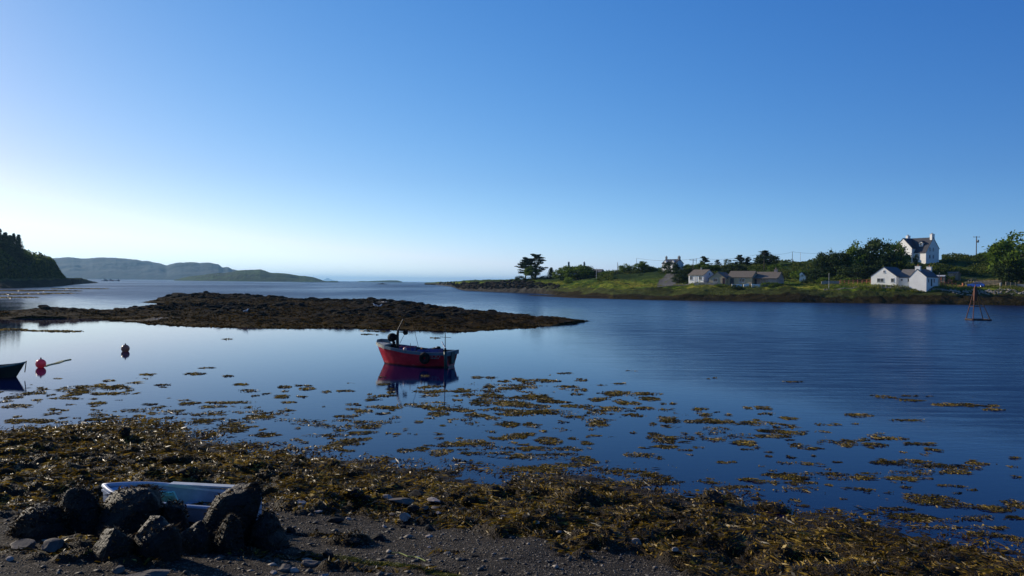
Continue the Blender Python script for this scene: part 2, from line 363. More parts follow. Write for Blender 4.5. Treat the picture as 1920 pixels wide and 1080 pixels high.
# floating patches: centre px, centre py, width px, height px
FP = [(180,727,110,10),(215,738,80,6),(55,737,60,7),(140,731,60,7),(30,762,60,8),(185,756,40,6),(120,748,60,6),(55,790,80,10),(70,807,90,10),(275,703,40,5),(270,710,44,4),(365,701,36,5),(305,722,26,4),(388,690,30,3),
 (450,721,28,4),(465,733,44,6),(430,705,20,3),(350,757,50,7),(390,763,70,6),(440,755,80,5),(330,770,60,7),(470,764,46,7),(480,783,60,9),(400,777,70,9),(370,790,90,12),(440,795,80,10),(300,785,70,9),(180,778,70,7),(190,786,60,6),
 (470,800,60,7),(420,808,80,10),(500,815,60,9),(350,805,90,10),(265,795,70,8),(530,744,30,6),(576,729,26,6),(532,726,26,5),(540,769,34,7),(545,838,40,8),(500,838,30,6),(715,744,44,8),(722,721,22,4),(648,733,30,4),(655,758,28,5),
 (658,767,34,6),(680,772,36,9),(650,780,50,10),(640,789,36,8),(625,798,22,5),(692,799,40,10),(675,812,36,7),(612,815,20,5),(655,829,70,14),(620,838,40,10),(690,824,36,8),(685,853,28,8),(716,763,36,5),(740,765,50,5),(720,776,28,6),
 (738,783,44,6),(726,813,14,5),(745,814,14,4),(778,815,50,9),(765,825,30,8),(822,813,20,7),(822,822,24,6),(760,845,28,8),(790,842,24,8),(830,849,50,14),(850,833,56,12),(885,829,50,10),(815,725,36,6),(800,735,50,6),(828,733,36,6),(800,743,36,6),
 (870,733,42,6),(880,741,30,7),(920,742,44,9),(820,754,60,8),(860,750,44,9),(800,763,30,8),(880,755,50,8),(830,767,50,8),(870,769,40,8),(820,777,50,9),(895,779,44,10),(860,788,50,9),(880,795,60,12),(925,785,30,8),(895,708,20,5),(920,709,28,4),
 (940,715,40,5),(918,725,22,6),(960,729,50,7),(968,711,20,4),(955,757,50,10),(930,768,30,7),(960,774,60,12),(945,796,50,14),(950,820,60,12),(925,810,44,7),(905,835,40,9),(880,850,40,8),(905,866,60,9),(960,880,80,10),(930,872,60,8),
 (990,727,36,6),(1020,714,60,5),(1090,713,36,6),(1125,720,36,5),(1160,719,30,4),(1000,745,70,9),(1060,726,50,6),(1080,731,40,7),(1015,741,50,9),(1040,752,60,8),(1000,762,60,8),(1090,762,70,8),(1105,768,40,8),(1030,775,44,12),(1070,782,44,8),
 (1050,791,34,7),(1000,797,36,10),(970,818,36,12),(1030,827,44,14),(1055,804,34,7),(1075,822,20,6),(1118,795,44,13),(1140,766,44,10),(1160,736,40,6),(1150,741,30,4),(1122,747,40,9),(1180,756,42,7),(1205,738,24,6),(1215,748,44,8),(1210,767,36,8),
 (1255,768,46,8),(1195,780,50,12),(1240,784,50,8),(1185,787,40,7),(1225,794,14,5),(1255,790,34,7),(1312,767,36,5),(1345,773,26,4),(1320,778,30,7),(1340,789,60,12),(1300,791,30,7),(1115,817,54,6),(1098,832,26,6),(1090,862,60,7),(1060,872,90,10),(1110,864,36,10),(1020,880,80,12),
 (1238,823,46,18),(1250,838,40,8),(1295,822,36,10),(1335,824,44,9),(1400,831,50,10),(1195,856,90,13),(1238,860,24,6),(1150,880,80,10),(1190,886,120,16),(1240,893,80,12),(1260,873,44,10),(1255,905,60,12),(1200,905,90,12),(1330,898,80,14),
 (1420,765,54,8),(1435,776,36,4),(1410,793,30,7),(1480,785,40,8),(1475,797,50,8),(1455,808,60,10),(1450,818,60,7),(1490,812,50,10),(1520,808,50,8),(1495,835,46,8),(1525,841,60,6),(1600,778,70,7),(1570,795,40,6),(1605,795,34,5),(1535,797,24,5),
 (1570,828,60,13),(1590,835,46,8),(1640,834,44,7),(1675,822,50,8),(1720,832,60,7),(1655,744,40,7),(1705,750,46,6),(1720,743,50,3),(1810,760,110,7),(1860,768,40,5),(1700,788,60,3),(1665,868,60,8),(1720,865,50,8),(1755,873,50,9),(1790,885,60,9),
 (1850,870,70,10),(1625,895,60,9),(1690,898,60,10),(1740,937,100,22),(1470,893,100,16),(1500,905,60,8),(1430,903,60,9),(1340,905,50,10),(1390,900,40,8),(1370,915,70,10),(1550,925,50,8),(1600,918,70,8),(1650,930,60,8),(1710,970,80,16),(1820,970,80,14),
 (1870,955,60,12),(1905,945,40,22),(1680,955,60,7),(1760,992,60,10),(1850,1003,60,10),(1910,972,40,10),(1900,1010,40,12),(1330,710,12,2),(1490,716,40,2),(1340,709,14,2),(1180,695,30,2),(1060,700,30,3),(1030,703,20,2),
 (60,545.5,150,2.6),(30,552,90,3.4),(20,558,80,3),(110,550.5,60,1.5),(150,541.5,80,1.6),(15,618,60,3),(105,621,120,3),(425,636,14,2),(820,634,30,3),(700,627,40,2),(705,621,50,2),(150,735,50,6),(20,745,40,5),(1280,806,12,3),(990,840,40,4)]
def patch(rng, out, cx, cy, w_, h_, dens=1.0):
    c = P(cx, cy); d = c[1]; hw = w_ / 2 * d / FPX; hh = max(h_ / 2 * .85 * d * d / (FPX * CAMZ), .07)
    lod = max(1.0, d / 17); k = int(min(14000, 1500 * hw * hh * 3.14 * dens / lod ** 2)) + 20
    a = rng.uniform(0, 6.283, k); r = np.sqrt(rng.random(k)) * 1.15; x = c[0] + np.cos(a) * r * hw; y = c[1] + np.sin(a) * r * hh
    m = (fbm(x * 1.3 / math.sqrt(lod), y * 1.9 / math.sqrt(lod), 5, 12.7, .7) * 2.1 + .78 - r * .8 > rng.uniform(-.1, .3, k))
    x, y = x[m], y[m]; out.append((x, y, np.full(len(x), .030 * lod ** .9)))
out = []
for q in FP: patch(rg, out, *q)
for cx, cy, w_, h_, k in ((900, 775, 260, 60, 9), (1060, 745, 300, 50, 9), (1180, 790, 260, 40, 7), (1450, 810, 240, 40, 6), (1650, 890, 300, 50, 8), (380, 785, 300, 40, 9), (960, 860, 260, 40, 9), (1420, 905, 260, 30, 7), (660, 800, 200, 60, 6), (1800, 965, 200, 50, 5)):
    for _ in range(k): patch(rg, out, cx + rg.uniform(-.5, .5) * w_, cy + rg.uniform(-.5, .5) * h_, rg.uniform(60, 150), rg.uniform(4, 10), .32)
for _ in range(340):     # stray wisps among the larger patches
    px = rg.uniform(0, 1920); lo = np.interp(px, [0, 500, 900, 1300, 1920], [700, 715, 700, 760, 850]); hi = np.interp(px, [0, 500, 900, 1300, 1920], [800, 845, 890, 925, 1020])
    py = rg.uniform(lo, hi) ; patch(rg, out, px, py, rg.uniform(8, 26), rg.uniform(2, 5), .7)
x = np.concatenate([q[0] for q in out]); y = np.concatenate([q[1] for q in out]); s = np.concatenate([q[2] for q in out])
zz = np.abs(rg.normal(0, .006, len(x))) * (s / .03) + .003 + np.maximum(fbm(x * 3, y * 3, 2, 4.4), 0) * .03
me = weed_quads('floating_seaweed', rg, x, y, zz, s, s * .36, .16)
M['floatweed'] = weed_mat('floating_wrack', ((.018, .014, .003), (.080, .056, .009), (.22, .150, .022), (.44, .31, .06)), .5)
o = link('floating_seaweed', me, M['floatweed']); tag(o, 'patches of olive brown wrack floating on the calm shallows', 'seaweed', None, 'stuff')
print('weed quads', len(wx), len(x))
# ---------------------------------------------------------------- reef
def D2(px, d, py=560): q = D(px, py, d); return (q[0], q[1])
N1 = [(-60, 598), (60, 596), (190, 597), (240, 602), (300, 606), (400, 611), (530, 615), (640, 613), (760, 618), (860, 620), (960, 615), (1030, 609), (1066, 605), (1082, 602)]
POLY1 = [P(a, b)[:2] for a, b in N1] + [D2(1060, 88), D2(960, 97), D2(870, 108), D2(780, 118), D2(700, 126), D2(600, 134), D2(500, 135), D2(420, 118), D2(330, 104), D2(255, 101), D2(200, 95), D2(120, 92), D2(20, 91), D2(-60, 92)]
POLY2 = [P(125, 561.5)[:2], P(200, 563.5)[:2], P(265, 566)[:2], D2(330, 132), D2(420, 118), D2(560, 118), D2(700, 116), D2(760, 118), D2(700, 130), D2(600, 142), D2(560, 152), D2(450, 160), D2(330, 166), D2(230, 165), D2(120, 162)]
RG = [[(150, 557, 154), (210, 554.5, 154), (270, 550.5, 154), (330, 549, 153), (400, 550.5, 150), (450, 552, 148), (500, 556, 143), (560, 562, 137), (620, 561, 130), (700, 562, 119), (760, 569, 109), (850, 580, 97), (930, 588, 90), (1000, 594, 84), (1080, 602, 80)],
      [(10, 592, 84), (35, 582, 84), (80, 577.5, 85), (150, 580, 86), (195, 584, 87), (240, 578, 90), (300, 572, 94), (400, 569, 100), (470, 571, 106), (540, 574, 108)]]
rx_ = np.arange(-72, 14, .25); ry_ = np.arange(58, 172, .25); RX, RY = np.meshgrid(rx_, ry_)
s1 = sdf(RX, RY, POLY1); s2 = sdf(RX, RY, POLY2); ss = np.maximum(s1, s2) + fbm(RX * .18, RY * .12, 4, 2) * 1.6 + fbm(RX * .7, RY * .5, 3, 2) * .7
RZ = np.where(ss < 0, np.maximum(ss * .2, -1.2), np.minimum(.062 * ss, .62) * (1 + .5 * fbm(RX * .12, RY * .1, 3, 7)))
for L in RG:
    q = [(*D2(a, d), D(a, b, d)[2]) for a, b, d in L]; dd, tt = seg_dist(RX, RY, q, False)
    zr = np.interp(tt, np.arange(len(q)), [k[2] for k in q]); wv = 5.0 + zr * 2.2
    prof = np.clip(1 - dd / wv, 0, 1) ** .8 * (1 + .22 * fbm(RX * .5, RY * .4, 3, 4.1))
    RZ = np.maximum(RZ, np.where(ss > -1.5, zr * prof, -2))
RZ = RZ + np.where(ss > 0, fbm(RX * .55, RY * .45, 4, 3.1, .65) * .38 * sstep(0, 3, ss) + np.abs(fbm(RX * 1.4, RY * 1.2, 3, 6.1)) * .18 * sstep(0, 2, ss), 0)
q = P(556, 574.5); RZ = RZ - 1.3 * sstep(1.25, .6, np.hypot((RX - q[0]) / 1.9, (RY - q[1]) / 5.0))
shell = np.zeros_like(RZ)
for a, b, wp, dp in ((258, 597, 3.6, 1.2), (300, 596, 2.0, 1.0), (540, 614.5, 3.2, 1.3), (505, 615, 1.6, 1.2), (590, 615, 1.6, .9), (430, 589, 1.2, 1.6), (722, 578, 1.5, 2), (130, 600, 2.5, .5)):
    q = P(a, b, .25); shell = np.maximum(shell, sstep(1.2, .5, np.hypot((RX - q[0]) / wp, (RY - q[1]) / dp)))
def reef_mat():
    t = NT('weedy_rock'); v = t.pos(); g = t.n('ShaderNodeNewGeometry'); sp = t.n('ShaderNodeSeparateXYZ'); t.l(g.outputs['Position'], sp.inputs[0])
    n1 = t.noise(v, .22, 5, .6); n2 = t.noise(v, 1.4, 5, .65); n3 = t.noise(v, 5, 3)
    f = t.math('ADD', t.math('MULTIPLY', n1, .5), t.math('MULTIPLY', n2, .5))
    wc = t.ramp(f, ((.36, (.007, .005, .002)), (.5, (.024, .014, .004)), (.62, (.060, .034, .007)), (.74, (.13, .082, .018))))
    rock = t.ramp(n2, ((.35, (.006, .0055, .005)), (.7, (.020, .017, .014))))
    hz = t.smooth(t.math('ADD', sp.outputs[2], t.math('MULTIPLY', n2, .8)), 0.75, 1.35)
    c = t.mix(hz, wc, rock); sh = t.math('MULTIPLY', attrnode(t, 'shell'), t.ramp(t.noise(t.pos((1, .6, 1)), 3.2, 3), ((.46, 0.0), (.6, 1.0))))
    c = t.mix(sh, c, (.36, .34, .30)); wet = t.smooth(sp.outputs[2], .22, .02); c = t.mix(t.math('MULTIPLY', wet, .6), c, (.06, .038, .008))
    t.bsdf(c, .9, t.bump(t.math('ADD', n2, t.math('MULTIPLY', n3, .4)), .8, .25), Specular_IOR_Level=.04); return t.m
M['reef'] = reef_mat()
me = grid_mesh('reef_terrain', RX, RY, RZ); attr(me, 'shell', shell)
o = link('reef_terrain', me, M['reef']); tag(o, 'low dark reef covered in brown seaweed across the bay', None, None, 'structure')
def reefz(x, y): return bilin(RZ, rx_, ry_, x, y)
n = 200000; x = rg.uniform(-70, 12, n); y = rg.uniform(60, 165, n); z = reefz(x, y)
k = (z > -.06) & (z < 1.5) & (rg.random(n) < .55 + 1.0 * fbm(x * .5, y * .5, 3, 9.1)) & (bilin(shell, rx_, ry_, x, y) < .3); x, y, z = x[k], y[k], z[k]
M['reefweed'] = weed_mat('reef_wrack', ((.006, .004, .002), (.020, .013, .003), (.055, .033, .008), (.12, .078, .018)), .85, .06)
me = weed_quads('reef_seaweed', rg, x, y, z + rg.uniform(.0, .05, len(x)), np.full(len(x), .13), np.full(len(x), .06), .25)
o = link('reef_seaweed', me, M['reefweed']); tag(o, 'dark wrack blanketing the low reef', 'seaweed', None, 'stuff')
def reef_at(px, py, d0=62, d1=160):
    for d in np.arange(d0, d1, .25):
        q = D(px, py, d)
        if q[2] <= float(reefz(q[0], q[1])): return Vector(q)
    return Vector(P(px, py))

RK = MB(); n_ = 0
for i in range(4000):
    x_ = rg.uniform(-70, 10); y_ = rg.uniform(62, 165); z_ = float(reefz(x_, y_))
    if z_ < .75 or n_ > 700: continue
    n_ += 1; r_ = rg.uniform(.12, .5); RK.ball((x_, y_, z_ + r_ * .05), r_, 7, 5, (1.5, 1, .62), .3, i)
M['ledge'] = flat_mat('reef_ledge_rock', (.022, .019, .015), .95, .6, .8, bump=.6, spec=.05)
o = RK.build('reef_rock_ledges', M['ledge']); tag(o, 'small dark ledges and rocks breaking the crest of the reef', 'rocks', None, 'stuff')
# ---------------------------------------------------------------- far land
def fan(name, cols, mat, u_step, v_sub, amp=(.3, .12), scale=(.16, .7), label='', seed=1.0, stations=None, fine=None):
    """terrain from columns (px, [(depth, z) ...]) seen by the camera's plan, all columns with the same stations"""
    pxs = np.array([c[0] for c in cols], float); K = len(cols[0][1])
    dd = np.array([[q[0] for q in c[1]] for c in cols]); zz = np.array([[q[1] for q in c[1]] for c in cols])
    U = np.concatenate([np.arange(a, b, max((b - a) / max(1, round((b - a) / u_step)), .5)) for a, b in zip(pxs[:-1], pxs[1:])] + [[pxs[-1]]])
    Vv = np.concatenate([np.linspace(i, i + 1, v_sub, endpoint=False) for i in range(K - 1)] + [[K - 1]])
    Du = np.stack([np.interp(U, pxs, dd[:, k]) for k in range(K)], 1); Zu = np.stack([np.interp(U, pxs, zz[:, k]) for k in range(K)], 1)
    ker = np.array([1, 2, 3, 2, 1]) / 9.0
    i0 = np.minimum(Vv.astype(int), K - 2); f = Vv - i0; f2 = f
    Dg = Du[:, i0] * (1 - f2) + Du[:, i0 + 1] * f2; Zg = Zu[:, i0] * (1 - f) + Zu[:, i0 + 1] * f
    for _ in range(2): Zg[:, 2:-2] = sum(ker[j] * Zg[:, j:Zg.shape[1] - 4 + j] for j in range(5))
    Xg = (U[:, None] - 960) / FPX * Dg * 1.0; m = sstep(0, .35, Zg)
    Zg = Zg + m * (fbm(Xg * scale[0], Dg * scale[0], 4, seed) * amp[0] + fbm(Xg * scale[1], Dg * scale[1], 3, seed + 3) * amp[1])
    me = grid_mesh(name, Xg, Dg, Zg); attr(me, 'zone', np.broadcast_to(Vv, Xg.shape)); attr(me, 'apx', np.broadcast_to(U[:, None], Xg.shape))
    o = link(name, me, mat, smooth=True); tag(o, label, None, None, 'structure')
    def at(px, d):
        iu = np.interp(px, U, np.arange(len(U))); i = int(iu); i = min(i, len(U) - 2); fu = iu - i
        a = np.interp(d, Dg[i], Zg[i]); b = np.interp(d, Dg[i + 1], Zg[i + 1]); return float(a * (1 - fu) + b * fu)
    return o, at, (U, Vv, Xg, Dg, Zg)
def colm(px, w, *st):
    """water edge row w, then (depth, row) stations"""
    q = P(px, w); d0 = q[1]; L = [(d0 - .06 * d0, -1.6), (d0, -.05)]
    for d, py in st: L.append((d, D(px, py, d)[2]))
    d, z = L[-1]; L += [(d + 45, z - 1.0), (d + 260, z - 6)]
    return (px, L)
RC = [colm(796, 533.2, (1100, 532.3), (1150, 531.6), (1200, 531.2), (1250, 530.8), (1300, 530.6)),
      colm(822, 535, (980, 533.2), (1000, 531.0), (1030, 529.8), (1060, 529.2), (1100, 529.0)),
      colm(846, 537.5, (720, 535.5), (735, 532.5), (755, 529.8), (790, 528.6), (830, 528.4)),
      colm(860, 542.5, (455, 540.5), (470, 536.5), (490, 531), (520, 528.2), (560, 527.6)),
      colm(874, 545.2, (392, 541), (400, 536), (415, 530.5), (430, 528), (455, 526.6)),
      colm(915, 547.2, (350, 541.5), (358, 534.5), (372, 529.5), (390, 526.4), (415, 525.6)),
      colm(960, 549, (328, 541.5), (335, 533.8), (346, 529), (362, 526.2), (385, 524.4)),
      colm(1010, 550.6, (305, 543.5), (312, 535), (324, 530.2), (338, 524), (358, 520.5)),
      colm(1060, 555.5, (272, 547), (284, 537.8), (300, 531.5), (322, 524.8), (350, 519.5)),
      colm(1110, 558.5, (238, 549.5), (250, 539.5), (272, 531.5), (298, 523), (335, 516)),
      colm(1150, 561, (220, 550.5), (232, 539), (256, 530.5), (288, 518.5), (325, 512)),
      colm(1240, 563, (209, 553), (222, 541), (245, 532), (280, 516), (310, 508)),
      colm(1330, 564.5, (206, 552), (215, 538.5), (228, 530), (262, 518), (300, 502)),
      colm(1420, 566, (203, 552), (211, 539), (224, 534), (255, 518), (300, 495)),
      colm(1500, 567.5, (199, 552), (207, 541), (220, 534), (246, 519), (290, 490)),
      colm(1600, 568.6, (195.5, 553.5), (200, 543.5), (207, 535.5), (240, 519), (285, 490)),
      colm(1700, 570, (193.5, 554), (197, 545), (201, 537), (236, 517), (266, 487)),
      colm(1800, 571.4, (193, 555.5), (198.5, 545.5), (208, 537.5), (226, 522), (264, 482)),
      colm(1920, 573.2, (191, 557), (196.5, 547), (205, 540), (224, 524), (262, 474)),
      colm(2150, 577, (181, 561), (188, 550), (198, 543), (220, 525), (262, 470)),
      colm(2700, 590, (165, 567), (174, 556), (188, 545), (212, 520), (262, 470))]
def land_mat():
    t = NT('shore_grass'); v = t.pos(); zo = attrnode(t, 'zone'); ap = attrnode(t, 'apx')
    n1 = t.noise(v, .06, 5, .6); n2 = t.noise(v, .45, 5, .6); n3 = t.noise(v, 2.2, 3, .6); nb = t.noise(v, .02, 2)
    f = t.math('ADD', t.math('MULTIPLY', n1, .45), t.math('ADD', t.math('MULTIPLY', n2, .35), t.math('MULTIPLY', n3, .2)))
    grass = t.ramp(f, ((.42, (.018, .038, .006)), (.48, (.06, .105, .010)), (.535, (.16, .19, .018)), (.61, (.36, .28, .045))))
    scrub = t.ramp(f, ((.36, (.012, .024, .007)), (.5, (.034, .058, .012)), (.62, (.07, .095, .02)), (.74, (.12, .105, .035))))
    mud = t.ramp(f, ((.36, (.022, .022, .008)), (.52, (.055, .065, .015)), (.68, (.10, .115, .026))))
    wk = t.ramp(f, ((.36, (.012, .009, .003)), (.55, (.032, .024, .008)), (.7, (.062, .046, .014))))
    rock = t.ramp(n2, ((.35, (.016, .015, .014)), (.65, (.07, .065, .058))))
    zz = t.math('ADD', zo, t.math('MULTIPLY', t.math('SUBTRACT', n2, .5), .9))
    c = t.mix(t.smooth(zz, 1.85, 2.1), wk, mud)
    c = t.mix(t.smooth(zz, 2.75, 3.1), c, grass)
    c = t.mix(t.smooth(t.math('ADD', zo, t.math('MULTIPLY', t.math('SUBTRACT', n1, .5), 2.2)), 4.25, 4.75), c, scrub)
    rk = t.math('MULTIPLY', t.smooth(ap, 1060, 985), t.smooth(zz, 3.5, 2.9))
    c = t.mix(rk, c, rock)
    dry = t.math('MULTIPLY', t.math('MULTIPLY', t.smooth(ap, 1790, 1835), t.smooth(ap, 1905, 1875)), t.math('MULTIPLY', t.smooth(zo, 3.9, 4.1), t.smooth(zo, 5.05, 4.9)))
    c = t.mix(dry, c, t.ramp(n3, ((.35, (.13, .11, .03)), (.65, (.24, .17, .05)))))
    t.bsdf(c, .95, t.bump(t.math('ADD', n2, n3), .8, .5), Specular_IOR_Level=.04); return t.m
M['land'] = land_mat()
land, land_z, LG = fan('shore_terrain', RC, M['land'], 2.0, 16, (1.0, .35), (.09, .5), 'grassy far shore with a dark seaweed band')
def LP(px, d, dz=0.0):
    return Vector(((px - 960) / FPX * d, d, land_z(px, d) + dz))
LC = [colm(-700, 560, (212, 552), (222, 540), (240, 520), (262, 480), (300, 430)),
      colm(-200, 546, (262, 538), (272, 529), (290, 515), (315, 490), (350, 465)),
      colm(0, 541, (303, 530.5), (312, 526), (322, 519), (342, 503), (372, 486)),
      colm(55, 539.6, (335, 531), (344, 525.5), (352, 519), (370, 506), (395, 494)),
      colm(95, 538, (372, 530), (382, 524.5), (390, 519), (402, 511), (422, 506)),
      colm(118, 536, (425, 529), (434, 524), (440, 522.5), (446, 521.5), (460, 521)),
      colm(135, 534.4, (482, 528), (492, 523), (500, 521.8), (510, 521.4), (530, 521.3)),
      colm(152, 532.8, (565, 527), (575, 523.2), (590, 522.2), (600, 522), (620, 522)),
      colm(166, 531.6, (660, 528), (670, 526.5), (680, 526.2), (690, 526.1), (700, 526.2)),
      colm(184, 530.6, (740, 530.2), (745, 530.1), (750, 530), (755, 530), (760, 530))]
M['headland'] = None
def head_mat():
    t = NT('headland_rock'); v = t.pos(); zo = attrnode(t, 'zone'); n2 = t.noise(v, .35, 5, .6)
    z2 = t.math('ADD', zo, t.math('MULTIPLY', t.math('SUBTRACT', n2, .5), .6))
    c = t.mix(t.smooth(z2, 2.9, 3.2), t.ramp(n2, ((.35, (.009, .008, .006)), (.65, (.030, .024, .017)))), t.ramp(n2, ((.35, (.03, .045, .012)), (.65, (.14, .12, .035)))))
    c = t.mix(t.smooth(z2, 4.2, 4.5), c, (.02, .035, .010))
    t.bsdf(c, .95, t.bump(n2, .7, .6), Specular_IOR_Level=.03); return t.m
head, head_z, HG = fan('headland_terrain', LC, head_mat(), 2.5, 10, (.8, .5), (.08, .4), 'dark wooded headland on the far side of the bay')
# spit of weed in front of the far shore
def mound(name, pts, mat, label, hgt, wid, step=1.0, seed=2.0, rough=.3, fine=.9):
    """long low island: pts = (x, y) spine"""
    X0 = min(p[0] for p in pts) - wid * 1.5; X1 = max(p[0] for p in pts) + wid * 1.5; Y0 = min(p[1] for p in pts) - wid * 1.5; Y1 = max(p[1] for p in pts) + wid * 1.5
    X, Y = np.meshgrid(np.arange(X0, X1, step), np.arange(Y0, Y1, step)); d, tt = seg_dist(X, Y, pts, False)
    hh = np.interp(tt, np.arange(len(pts)), [p[2] for p in pts]) if len(pts[0]) > 2 else hgt; ww = np.interp(tt, np.arange(len(pts)), [p[3] for p in pts]) if len(pts[0]) > 3 else wid
    Z = hh * (1 - (d / ww) ** 1.5) + fbm(X * fine / wid * 3, Y * fine / wid * 3, 4, seed) * rough * hh * sstep(1.1, .6, d / ww); Z = np.maximum(Z, -.3 * max(hgt, 1))
    me = grid_mesh(name, X, Y, Z); o = link(name, me, mat, smooth=True); tag(o, label, None, None, 'structure'); return o
mound('weed_spit_terrain', [(*P(1003, 554.2)[:2], .18, 3), (*P(1050, 556)[:2], .4, 5), (*P(1110, 558.6)[:2], .7, 7), (*P(1180, 560)[:2], .9, 9)], M['reef'], 'thin weedy spit before the far shore', .6, 8, .6)
# distant hills
def sil(name, px_sil, d_shore, d_crest, d_back, mat, label, amp, sc, nu=300, nv=60, seed=3.0):
    px = np.array([q[0] for q in px_sil], float); U = np.linspace(px[0], px[-1], nu)
    zc = np.interp(U, px, [D(q[0], q[1], d_crest)[2] for q in px_sil]); zc = np.maximum(zc + fbm(U * .09, U * 0 + seed, 3) * amp * .12, 1)
    V = np.linspace(0, 1.5, nv); Dg = np.where(V < 1, d_shore + (d_crest - d_shore) * V, d_crest + (d_back - d_crest) * (V - 1) * 2)[None] * np.ones((nu, 1))
    pr = np.where(V < 1, 1 - (1 - V) ** 1.7, 1 - ((V - 1) * 2) ** 1.6)[None]; Zg = zc[:, None] * pr - 1.0
    X = (U[:, None] - 960) / FPX * Dg; g = np.clip(V * (1 - V) * 4, 0, 1)[None]
    Zg = Zg + g * amp * (fbm(X * sc, Dg * sc * 1.6, 5, seed, .6) - .4 * np.abs(fbm(X * sc * .5 + Dg * sc * .6, Dg * sc * 1.1 - X * sc * .2, 3, seed + 5)) * 1.2)
    o = link(name, grid_mesh(name, X, Dg, Zg), mat, smooth=True); tag(o, label, None, None, 'structure'); return o
def hill_mat(name, a, b, s):
    t = NT(name); v = t.pos(); n = t.noise(v, s, 5, .65); n2 = t.noise(v, s * 8, 4, .6)
    t.bsdf(t.ramp(t.math('ADD', t.math('MULTIPLY', n, .6), t.math('MULTIPLY', n2, .4)), ((.38, a), (.62, b))), .9, t.bump(n2, .8, 6), Specular_IOR_Level=.1); return t.m
M['hills'] = hill_mat('haze_tinted_moorland', (.012, .022, .034), (.026, .044, .052), .004)  # moor colour carries some haze blue itself, on top of the haze volume
M['island'] = hill_mat('island_bracken', (.003, .012, .002), (.030, .075, .006), .012)
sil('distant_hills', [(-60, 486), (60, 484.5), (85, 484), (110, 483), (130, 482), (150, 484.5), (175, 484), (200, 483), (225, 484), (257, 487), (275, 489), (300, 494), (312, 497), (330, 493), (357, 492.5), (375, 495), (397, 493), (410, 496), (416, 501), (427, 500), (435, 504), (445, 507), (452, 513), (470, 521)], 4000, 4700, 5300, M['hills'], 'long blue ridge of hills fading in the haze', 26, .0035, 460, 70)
sil('island_hills', [(326, 525), (333, 523.5), (340, 521.5), (352, 519), (365, 516.6), (382, 515), (400, 512.5), (422, 511.2), (434, 509), (446, 506.6), (466, 505.6), (487, 504.7), (497, 507), (506, 510.6), (525, 511.5), (544, 513.3), (560, 516), (574, 517), (587, 519.3), (600, 522.8), (606, 525.5), (613, 527), (634, 527.6)], 2250, 2500, 2800, M['island'], 'green bracken covered island ahead of the blue hills', 8, .012, 300, 50, 6.0)
sil('low_islet_hills', [(668, 527.9), (676, 526.6), (690, 526.8), (700, 526.2), (716, 525.6), (730, 525.2), (744, 525.3), (749, 526.2), (754, 527.6)], 3650, 3800, 3950, M['island'], 'low flat islets on the horizon', 1.5, .01, 120, 20, 2.0)
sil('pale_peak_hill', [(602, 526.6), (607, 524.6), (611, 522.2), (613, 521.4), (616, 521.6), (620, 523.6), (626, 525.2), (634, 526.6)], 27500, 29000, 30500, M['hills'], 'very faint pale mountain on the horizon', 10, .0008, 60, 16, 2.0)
q = P(716, 533); mound('skerry_rock', [(q[0] - 4, q[1], .9, 5), (q[0] + .5, q[1] + 1, 1.9, 6), (q[0] + 5, q[1], .7, 5)], M['reef'], 'tiny dark skerry out in the channel', 1.6, 6, .5)
# ---------------------------------------------------------------- scrub, wood and hedges: masses of leaves
def leaf_mat(name, cols, tr=.45):
    t = NT(name); v = t.pos(); a = attrnode(t, 'tone'); n = t.noise(v, .25, 4, .6)
    f = t.math('ADD', t.math('MULTIPLY', n, .7), t.math('MULTIPLY', a, .35)); c = t.ramp(f, tuple(zip((.38, .55, .72), cols)))
    b = t.bsdf(c, .75, None, Specular_IOR_Level=.12); s = t.n('ShaderNodeBsdfTranslucent'); t.l(c, s.inputs[0]); mx = t.n('ShaderNodeMixShader'); mx.inputs[0].default_value = tr
    t.l(b.outputs[0], mx.inputs[1]); t.l(s.outputs[0], mx.inputs[2]); t.l(mx.outputs[0], t.out.inputs[0]); return t.m
M['leaf'] = leaf_mat('broadleaf_leaves', ((.035, .070, .010), (.10, .165, .020), (.20, .26, .035)))
M['leafdark'] = leaf_mat('needles', ((.014, .028, .010), (.036, .062, .016), (.07, .10, .025)), .2)
M['leaflight'] = leaf_mat('light_leaves', ((.035, .055, .012), (.08, .105, .022), (.14, .15, .035)))
M['wood'] = leaf_mat('far_wood_leaves', ((.014, .034, .009), (.045, .080, .015), (.12, .165, .025)))
M['scrub'] = leaf_mat('scrub_leaves', ((.020, .038, .008), (.060, .095, .015), (.16, .165, .035)))
M['bark'] = flat_mat('bark', (.045, .035, .027), .9, .4, 5)
M['grassleaf'] = leaf_mat('grass_blades', ((.06, .09, .015), (.15, .17, .03), (.28, .23, .06)))
def leaves(name, rng, C, size, mat, parent=None, asp=.55):
    n = len(C); U = randvec(rng, n); T = randvec(rng, n); W = np.cross(U, T); W /= np.linalg.norm(W, axis=1, keepdims=True) + 1e-9
    s = (np.asarray(size) * np.ones(n) * rng.uniform(.6, 1.4, n))[:, None]; me = quads(name, np.asarray(C), U * s, W * s * asp)
    attr(me, 'tone', np.repeat(rng.random(n), 4)); return link(name, me, mat, parent)
def on_fan(G, rng, n, v0, v1, p0, p1):
    U, Vv, Xg, Dg, Zg = G; u = rng.uniform(p0, p1, n); v = rng.uniform(v0, v1, n); iu = np.interp(u, U, np.arange(len(U))); iv = np.interp(v, Vv, np.arange(len(Vv)))
    i = np.minimum(iu.astype(int), len(U) - 2); j = np.minimum(iv.astype(int), len(Vv) - 2); fu = iu - i; fv = iv - j
    g = lambda A: (A[i, j] * (1 - fu) + A[i + 1, j] * fu) * (1 - fv) + (A[i, j + 1] * (1 - fu) + A[i + 1, j + 1] * fu) * fv
    return u, v, np.stack([g(Xg), g(Dg), g(Zg)], 1)
rt = np.random.default_rng(21)
